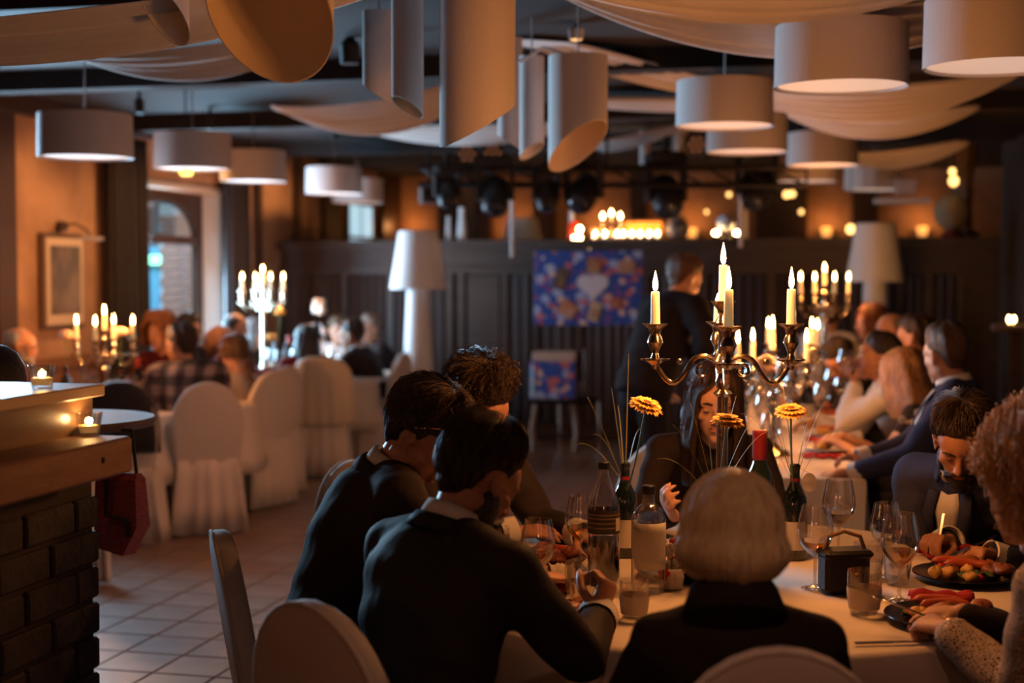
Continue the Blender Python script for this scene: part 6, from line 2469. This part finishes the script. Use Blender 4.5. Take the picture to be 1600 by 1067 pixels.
# small bouquet
bo = OT(1050, 918)
r = empty('table_bouquet', bo, 0, 'small bouquet of pale and red blossoms left of the blonde woman', 'bouquet')
rs = np.random.RandomState(9)
for i in range(13):
    c = Vector((rs.uniform(-.035, .035), rs.uniform(-.03, .03), .02 + .10 * rs.rand()))
    mb = MB()
    for k in range(5):
        a = k * 2 * PI / 5
        mb.ell(c + Vector((.011 * math.cos(a), -.003, .011 * math.sin(a))), (.009, .006, .009), n=7, m=5)
    mb.build('blossom', [MATS['white_petal'], M_TOMATO, M_PETALPALE][i % 3], r)
for i in range(6):
    MB().tube([(0, 0, 0), (rs.uniform(-.03, .03), rs.uniform(-.03, .03), .08)], .002, n=5).build('stem', M_STEM, r)
MB().lathe([(.0, 0), (.028, 0), (.034, .03), (.026, .05)], n=18).build('pot', M_WHITEPLATE, r)

# ---- the long table
rs = np.random.RandomState(21)
LG = 'wine glasses crowded on the long table'
pos = []
for k in range(34):
    for _ in range(40):
        c = (rs.uniform(.08, .74), .25 + 5.3 * (k / 34) ** 1.1 + rs.uniform(-.1, .1))
        if all((c[0] - d_[0]) ** 2 + (c[1] - d_[1]) ** 2 > .0105 for d_ in pos) and abs(c[1] - .75) + abs(c[0] - .42) > .25 and abs(c[1] - 2.6) + abs(c[0] - .40) > .22 and abs(c[1] - 4.6) + abs(c[0] - .25) > .2 and not (c[0] < .38 and c[1] < 1.9):
            pos.append(c)
            break
kinds = ['filled white wine glass', 'nearly empty wine glass', 'red wine glass', 'water tumbler']
cnt = {}
for k, c in sorted(enumerate(pos), key=lambda t: t[1][1]):
    proto = (GW, GE, GR, TWA)[k % 4]
    half = 'window' if c[0] > .4 else 'seated guests'
    n_ = cnt.get((k % 4, half), 0)
    cnt[(k % 4, half)] = n_ + 1
    put(proto, LT(c[0], c[1], TZ), '%s on the long table, %s from the near end, %s' % (kinds[k % 4], ORD[n_], 'standing person side' if half == 'window' else 'seated guests side'), 'wine glass' if k % 4 < 3 else 'tumbler', LG if k % 4 < 3 else 'tumblers on the long table', s=1.05)
for k, (da, db, lab) in enumerate(((.56, .42, 'dark wine bottle nearest on the long table'), (.62, 1.5, 'dark wine bottle beside the first glasses of the long table'), (.30, 2.2, 'dark wine bottle before the middle candelabra of the long table'), (.5, 3.4, 'dark wine bottle far down the long table'))):
    vase_bottle(LT(da, db, TZ), lab, .30)
gerbera(LT(.56, .42, TZ + .2), P(1197, 568, 6.55), (-.3, -.8, .5), 'red hearted gerbera between the candles on the long table', M_PETALPALE, .055, 5)
for k, (da, db) in enumerate(((.16, .95), (.16, 1.62), (.18, 2.5), (.2, 3.5))):
    pc = LT(da, db, TZ)
    wn = ['nearest on the long table beside the navy suit', 'second on the long table', 'third on the long table', 'fourth on the long table'][k]
    plate(pc, .13, 'white plate ' + wn, M_WHITEPLATE, 'plates of the long table')
    sausage(pc + Z * .02 + Vector((0, .02, 0)), .14, .016, .015, M_SAUSAGE, 'red sausage on the plate ' + wn, 'food of the long table', rs.uniform(-.4, .4))
    for i in range(2):
        blob('roast_potato', pc + Vector((rs.uniform(-.07, .0), rs.uniform(-.05, .03), .010)), (.026, .02, .018), M_POTATO, ('yellow potato first laid on the plate ' if i == 0 else 'yellow potato beside another on the plate ') + wn, 'potato', 'food of the long table', seed=40 + k * 3 + i)
    napkin(LT(da + .02, db - .28, TZ), .19, .06, M_REDNAP, 'red napkin below the plate ' + wn, -TH, .02, 20 + k)
dk = PEOPLE['drinker']['arms'][-1]
put(GE, dk[2] + dk[3] * .08 + Vector((-.01, 0, -.10)), 'wine glass held to the mouth of the man in the white shirt', 'wine glass', None)

# ---- left tables
LGL = 'glasses on the left round table'
for k, (px, Y, lab) in enumerate(((136, 9.1, 'wine glass nearest the short candelabra on the left round table'), (205, 9.0, 'wine glass beside the red topped bottle on the left round table'), (232, 9.3, 'wine glass before the plaid shirted man'), (176, 8.85, 'wine glass at the near rim of the left round table'))):
    put(GE, W(px, 600, Y, TZ), lab, 'wine glass', LGL)
for k, (px, Y, lab, fl, tip, ptl) in enumerate(((103, 9.1, 'bottle vase with a pale gerbera beside the picture wall', True, (103, 521), M_PETALPALE), (190, 9.2, 'bottle vase right of the short candelabra on the left table', True, (188, 517), M_PETALPALE))):
    p = W(px, 600, Y, TZ)
    vase_bottle(p, lab, .27)
    gerbera(p + Z * .18, P(tip[0], tip[1], Y), (.1, -.45, .9), 'pale gerbera ' + ('nearest the framed picture' if k == 0 else 'right of the candles before the picture'), ptl, .05, 30 + k)
p = W(216, 600, 9.1, TZ)
r = empty('wine_bottle', p, 0, 'dark wine bottle with an orange red top on the left round table', 'bottle')
MB().lathe([(.0, .004), (.036, .0), (.039, .006), (.039, .19), (.034, .215), (.018, .25), (.0145, .265), (.0145, .31), (.0, .31)], n=22).build('glass', M_GREENGLASS, r)
MB().lathe([(.0155, .262), (.0165, .30), (.0165, .318), (.0, .32)], n=18).build('foil_cap', mat('orange_foil', (.55, .06, .03), .4), r)
MB().lathe([(.0394, .05), (.0394, .14)], n=22, cap=False).build('label', M_PAPER, r)
for k, (px, Y, lab) in enumerate(((128, 9.35, 'clear carafe under the left candle of the short candelabra'), (148, 9.0, 'second clear carafe before the short candelabra'))):
    r = empty('carafe', W(px, 600, Y, TZ), 0, lab, 'carafe', 'carafes on the left table')
    MB().lathe([(.0, .003), (.045, .0), (.048, .01), (.046, .12), (.03, .19), (.022, .22), (.026, .25)], n=22, cap=False).build('glass', M_GLASS, r)
    MB().lathe([(.0, .006), (.043, .004), (.0455, .012), (.0445, .11), (.0, .11)], n=22, cap=False).build('water', M_WATER, r)
for k, (px, Y, lab) in enumerate(((430, 12.1, 'gerbera vase before the tall left candelabra'), (448, 12.0, 'second gerbera vase before the woman in red'))):
    p = W(px, 580, Y, TZ)
    vase_bottle(p, 'bottle holding the ' + lab, .28)
    gerbera(p + Z * .2, P(px + (8 if k == 0 else -24), 487 if k == 0 else 526, Y), (.1, -.4, .9), 'orange gerbera of the ' + lab, M_PETAL, .05, 35 + k)
p = W(452, 580, 12.2, TZ)
r = empty('wine_bottle', p, 0, 'bottle with a red cap left of the woman in the red sweater', 'bottle')
MB().lathe([(.0, .004), (.036, .0), (.039, .006), (.039, .19), (.034, .215), (.018, .25), (.0145, .265), (.0145, .31), (.0, .31)], n=22).build('glass', M_GREENGLASS, r)
MB().lathe([(.0155, .262), (.0175, .30), (.0175, .328), (.0, .33)], n=18).build('foil_cap', M_TOMATO, r)
for k, (px, Y, lab) in enumerate(((424, 12.2, 'wine glass under the tall left candelabra'), (438, 11.95, 'wine glass second under the tall left candelabra'), (462, 12.1, 'wine glass beside the red capped bottle near the back wall'), (418, 11.9, 'wine glass at the left rim of the back round table'), (520, 12.3, 'wine glass before the dark suited man'))):
    put(GE, W(px, 580, Y, TZ), lab, 'wine glass', 'glasses on the back round table')
# white bouquet figure on the back table
p = W(496, 580, 12.75, TZ)
r = empty('floral_stand', p, 0, 'white flower ball on a slim wire stand near the dark panelling', 'flower stand')
for s_ in (-1, 1):
    MB().tube([(s_ * .14, 0, .0), (s_ * .03, 0, .42)], .006, n=5).build('wire_leg', M_WHITEPLASTIC, r)
MB().tube([(-.09, 0, .2), (.09, 0, .2)], .005, n=5).build('cross_wire', M_WHITEPLASTIC, r)
for i in range(16):
    c = Vector((rs.uniform(-.05, .05), rs.uniform(-.05, .05), .56 + rs.uniform(-.06, .06))) if i < 10 else Vector((rs.uniform(-.09, .09), rs.uniform(-.03, .03), rs.uniform(.22, .44)))
    MB().ell(c, (.032, .032, .03), n=9, m=6).build('blossom', MATS['white_petal'] if i % 4 else M_PETALPALE, r)

# ---- lights and things on the ledge of the back wall
def ledge(px, db=.05):
    return RM(a_of(px, BB + db), BB + db, 1.945)


for k, px in enumerate((930, 945, 964, 974, 987, 1000, 1014, 1027)):
    g = empty('tealight', ledge(px, .0), 0, 'glowing tealight on the back ledge, %s from the left' % ORD[k], 'tealight', 'row of tealights on the back ledge')
    MB().lathe([(.0, 0), (.028, 0), (.032, .05), (.030, .05), (.026, .006), (.0, .006)], n=14, cap=False).build('cup', M_GLASS, g)
    MB().lathe([(.0008, .03), (.013, .045), (.012, .065), (.001, .085)], n=10).build('flame', M_FLAME, g)
    if k % 2 == 0:
        point_light((0, -.05, .09), .7, (1, .40, .10), .02, 'flame_light', g)
ob = empty('lit_display', ledge(1005, .16), -TH, 'orange lit display shelf behind the row of tealights', 'display')
MB().bevbox((0, 0, .11), (.36, .05, .13), .01).build('backlit_panel', quiet(mat('orange_glow', (.9, .3, .05), .6, emit=(1.0, .22, .02), estr=1.6, col2=(.7, .2, .03), scale=9)), ob)
MB().box((0, 0, .185), (.40, .09, .02)).build('shelf', M_DARKWOOD, ob, smooth=0)
MB().box((0, .0, .02), (.40, .07, .04)).build('foot', M_DARKWOOD, ob, smooth=0)
r = empty('small_candelabra', ledge(955, .03), 0, 'small three armed candelabra with lit candles on the back ledge', 'candelabra')
MB().lathe([(.05, 0), (.05, .01), (.012, .02), (.010, .16), (.02, .17)], n=16).build('stem', M_SILVER, r)
for dx in (-.085, 0, .085):
    MB().tube([(0, 0, .09), (dx * .6, 0, .075), (dx, 0, .11), (dx, 0, .15)], .007, n=6).build('arm', M_SILVER, r)
    MB().lathe([(.011, .15), (.011, .20)], c=(dx, 0, .03 if dx == 0 else 0), n=10).build('candle', M_WAX, r)
    MB().lathe([(.001, .20), (.013, .215), (.012, .235), (.001, .26)], c=(dx, 0, .03 if dx == 0 else 0), n=10).build('flame', M_FLAME, r)
point_light((0, -.06, .26), 1.5, (1, .45, .14), .03, 'flame_light', r)
r = empty('red_lantern', ledge(897, .04), 0, 'small red lantern with a bright flame on the back ledge', 'lantern')
MB().lathe([(.05, 0), (.06, .02), (.055, .14), (.03, .18)], n=16).build('glass_body', mat('red_glow', (.6, .03, .01), .3, emit=(1, .06, .01), estr=.5), r)
MB().ell((.05, -.07, .10), (.024, .024, .028), n=10, m=7).build('flame', M_FLAME, r)
for dx in (.0, .05):
    MB().ell((dx, -.08, .02), (.022, .018, .018), n=10, m=7).build('flame', M_FLAME, r)
MB().box((.03, -.07, .0), (.16, .06, .012)).build('tray', M_DARKWOOD, r, smooth=0)
r = empty('globe_ornament', ledge(1133, .05), 0, 'pale globe between two small flames on the back ledge', 'ornament')
MB().ell((0, 0, .15), (.09, .09, .085), n=22, m=14).build('globe', M_WHITEPLASTIC, r)
MB().lathe([(.07, 0), (.06, .03), (.02, .07)], n=18).build('foot', M_DARKWOOD, r)
for dx in (-.10, .10):
    MB().ell((dx, -.06, .055), (.03, .02, .022), n=10, m=7).build('flame', M_FLAME, r)
    MB().lathe([(.028, 0), (.03, .035)], c=(dx, -.06, 0), n=14).build('candle_dish', M_DARKWOOD, r)
r = empty('patterned_vase', ledge(1058, .05), 0, 'dark and pale patterned vase on the back ledge', 'vase')
MB().lathe([(.0, 0), (.07, 0), (.11, .06), (.12, .12), (.08, .18), (.06, .21), (.07, .22)], n=22).build('body', mat('mottled_glaze', (.05, .03, .025), .4, col2=(.35, .26, .2), scale=18), r)
MB().lathe([(.055, .205), (.052, .215)], n=18).build('rim', M_DARKTRIM, r)
# warm pinpoints of the upper bar
for k, (px, py, s_) in enumerate(((1012, 304, 1.0), (1139, 304, 1.0), (1104, 331, .8), (1252, 331, 1.0), (1329, 358, 1.6), (1229, 304, 1.5), (1238, 303, 1.3), (1488, 268, 1.2), (1490, 283, 1.7))):
    Y = 12.9 if px > 1300 else 16.5
    p = P(px, py, Y)
    lab = ['tiny warm bulb above the tealight row', 'tiny warm bulb left of the white poles', 'tiny warm bulb above the pale globe', 'tiny warm bulb right of the white poles', 'warm bulb at the edge of the right floor lamp shade',
           'left one of two warm bulbs under the right pendants', 'right one of two warm bulbs under the right pendants', 'upper yellow bulb above the glass globe', 'lower yellow bulb above the glass globe'][k]
    g = empty('glow_bulb', p, 0, lab, 'bulb')
    MB().ell((0, 0, 0), (.026 * s_, .026 * s_, .028 * s_), n=12, m=8).build('bulb', quiet(mat('warm_bulb', (1, .6, .2), emit=(1, .55, .16), estr=3.2)), g)
    MB().tube([(0, 0, .02 * s_), (0, 0, ZC - p.z)], .004, n=5).build('cord', M_BLACKMETAL, g)
# glass globe and carved column at the right end of the ledge
r = empty('carved_column', RM(a_of(1502, BB + .45), BB + .45, 1.945), -TH, 'brown carved column standing on the right end of the back ledge', 'column')
MB().lathe([(.13, 0), (.13, .06), (.09, .10), (.085, .35), (.105, .42), (.08, .5), (.10, .62), (.12, .68), (.14, ZC - 1.945 - .0)], n=18, wob=lambda t, z: .06 * math.sin(8 * t)).build('shaft', mat('carved_wood', (.16, .08, .045), .5, col2=(.24, .13, .08), scale=9, bump=.5, bscale=30), r)
MB().bevbox((0, 0, .03), (.30, .26, .06), .01).build('plinth', M_DARKTRIM, r)
gp = ledge(1484, .09)
r = empty('glass_globe', gp, 0, 'big pale glass globe on the back ledge in front of the carved column', 'globe')
MB().ell((0, 0, .235), (.155, .155, .165), n=30, m=18).build('globe', mat('milky_glass', (.50, .40, .26), .15, trans=.45, ior=1.1), r)
MB().lathe([(.09, 0), (.08, .03), (.05, .075)], n=20).build('foot', mat('dark_red_foot', (.16, .03, .03), .5), r)
r = empty('counter_boxes', P(1415, 300, 12.8), -TH, 'pale box lying on a white shelf at the right under the pendants', 'box')
MB().bevbox((0, 0, .045), (.19, .15, .13), .006).build('carton', mat('pale_carton', (.55, .46, .42), .7), r)
sh_ = empty('white_shelf', P(1410, 314, 12.8), -TH, 'white glass shelf hanging at the right under the pendants', 'shelf')
MB().bevbox((0, 0, 0), (.50, .2, .04), .006).build('board', M_WHITEPLASTIC, sh_)
for dx in (-.22, .22):
    MB().tube([(dx, 0, .02), (dx, 0, ZC - sh_.location.z)], .004, n=5).build('wire', M_CORD, sh_)
# small shelf with candle at the far right wall
p = P(1577, 500, 11.2)
r = empty('wall_shelf', p, -TH, 'small dark shelf on the right wall carrying a candle dish', 'shelf')
MB().bevbox((.05, 0, -.06), (.36, .22, .05), .008).build('board', mat('grey_wood', (.10, .07, .06), .6), r)
MB().box((.05, .0, -.55), (.10, .10, .95)).build('post', M_DARKWOOD, r, smooth=0)
r2 = empty('candle_dish', p + Vector((.01, -.02, -.032)), 0, 'glowing glass candle dish on the right wall shelf', 'tealight')
MB().lathe([(.0, 0), (.04, 0), (.055, .05), (.052, .05), (.036, .006), (.0, .006)], n=18, cap=False).build('dish', M_GLASS, r2)
for dx in (-.02, .02):
    MB().lathe([(.001, .012), (.014, .028), (.012, .045), (.001, .065)], c=(dx, 0, 0), n=10).build('flame', M_FLAME, r2)
point_light((0, -.02, .08), .5, (1, .5, .16), .02, 'flame_light', r2)

g = empty('glow_bulb', P(291, 272, 9.6), 0, 'small yellow lit spotlight just below the second left pendant', 'bulb')
MB().lathe([(.03, -.01), (.045, .0), (.04, .03), (.02, .06)], n=14).build('bulb', quiet(mat('yellow_glow', (1, .85, .2), emit=(1.0, .80, .12), estr=2.2)), g)
MB().tube([(0, 0, .05), (0, 0, ZC - P(291, 272, 9.6).z)], .006, n=6).build('cord', M_BLACKMETAL, g)
for k, (px, h_) in enumerate(((412, .24), (486, .27))):
    r = empty('iron_candle_stand', ledge(px, .05), 0, 'black wrought iron candle stand on the back ledge, ' + ('near the corner' if k == 0 else 'between the dark pilasters'), 'candle stand')
    MB().lathe([(.06, 0), (.06, .008), (.010, .02), (.008, h_)], n=12).build('stem', M_BLACKMETAL, r)
    for sx in (-1, 1):
        MB().tube([(0, 0, h_ * .5), (sx * .07, 0, h_ * .42), (sx * .12, 0, h_ * .62), (sx * .12, 0, h_ * .8)], .006, n=6).build('arm', M_BLACKMETAL, r)
        MB().lathe([(.006, 0), (.025, .012), (.02, .02)], c=(sx * .12, 0, h_ * .8), n=10).build('cup', M_BLACKMETAL, r)
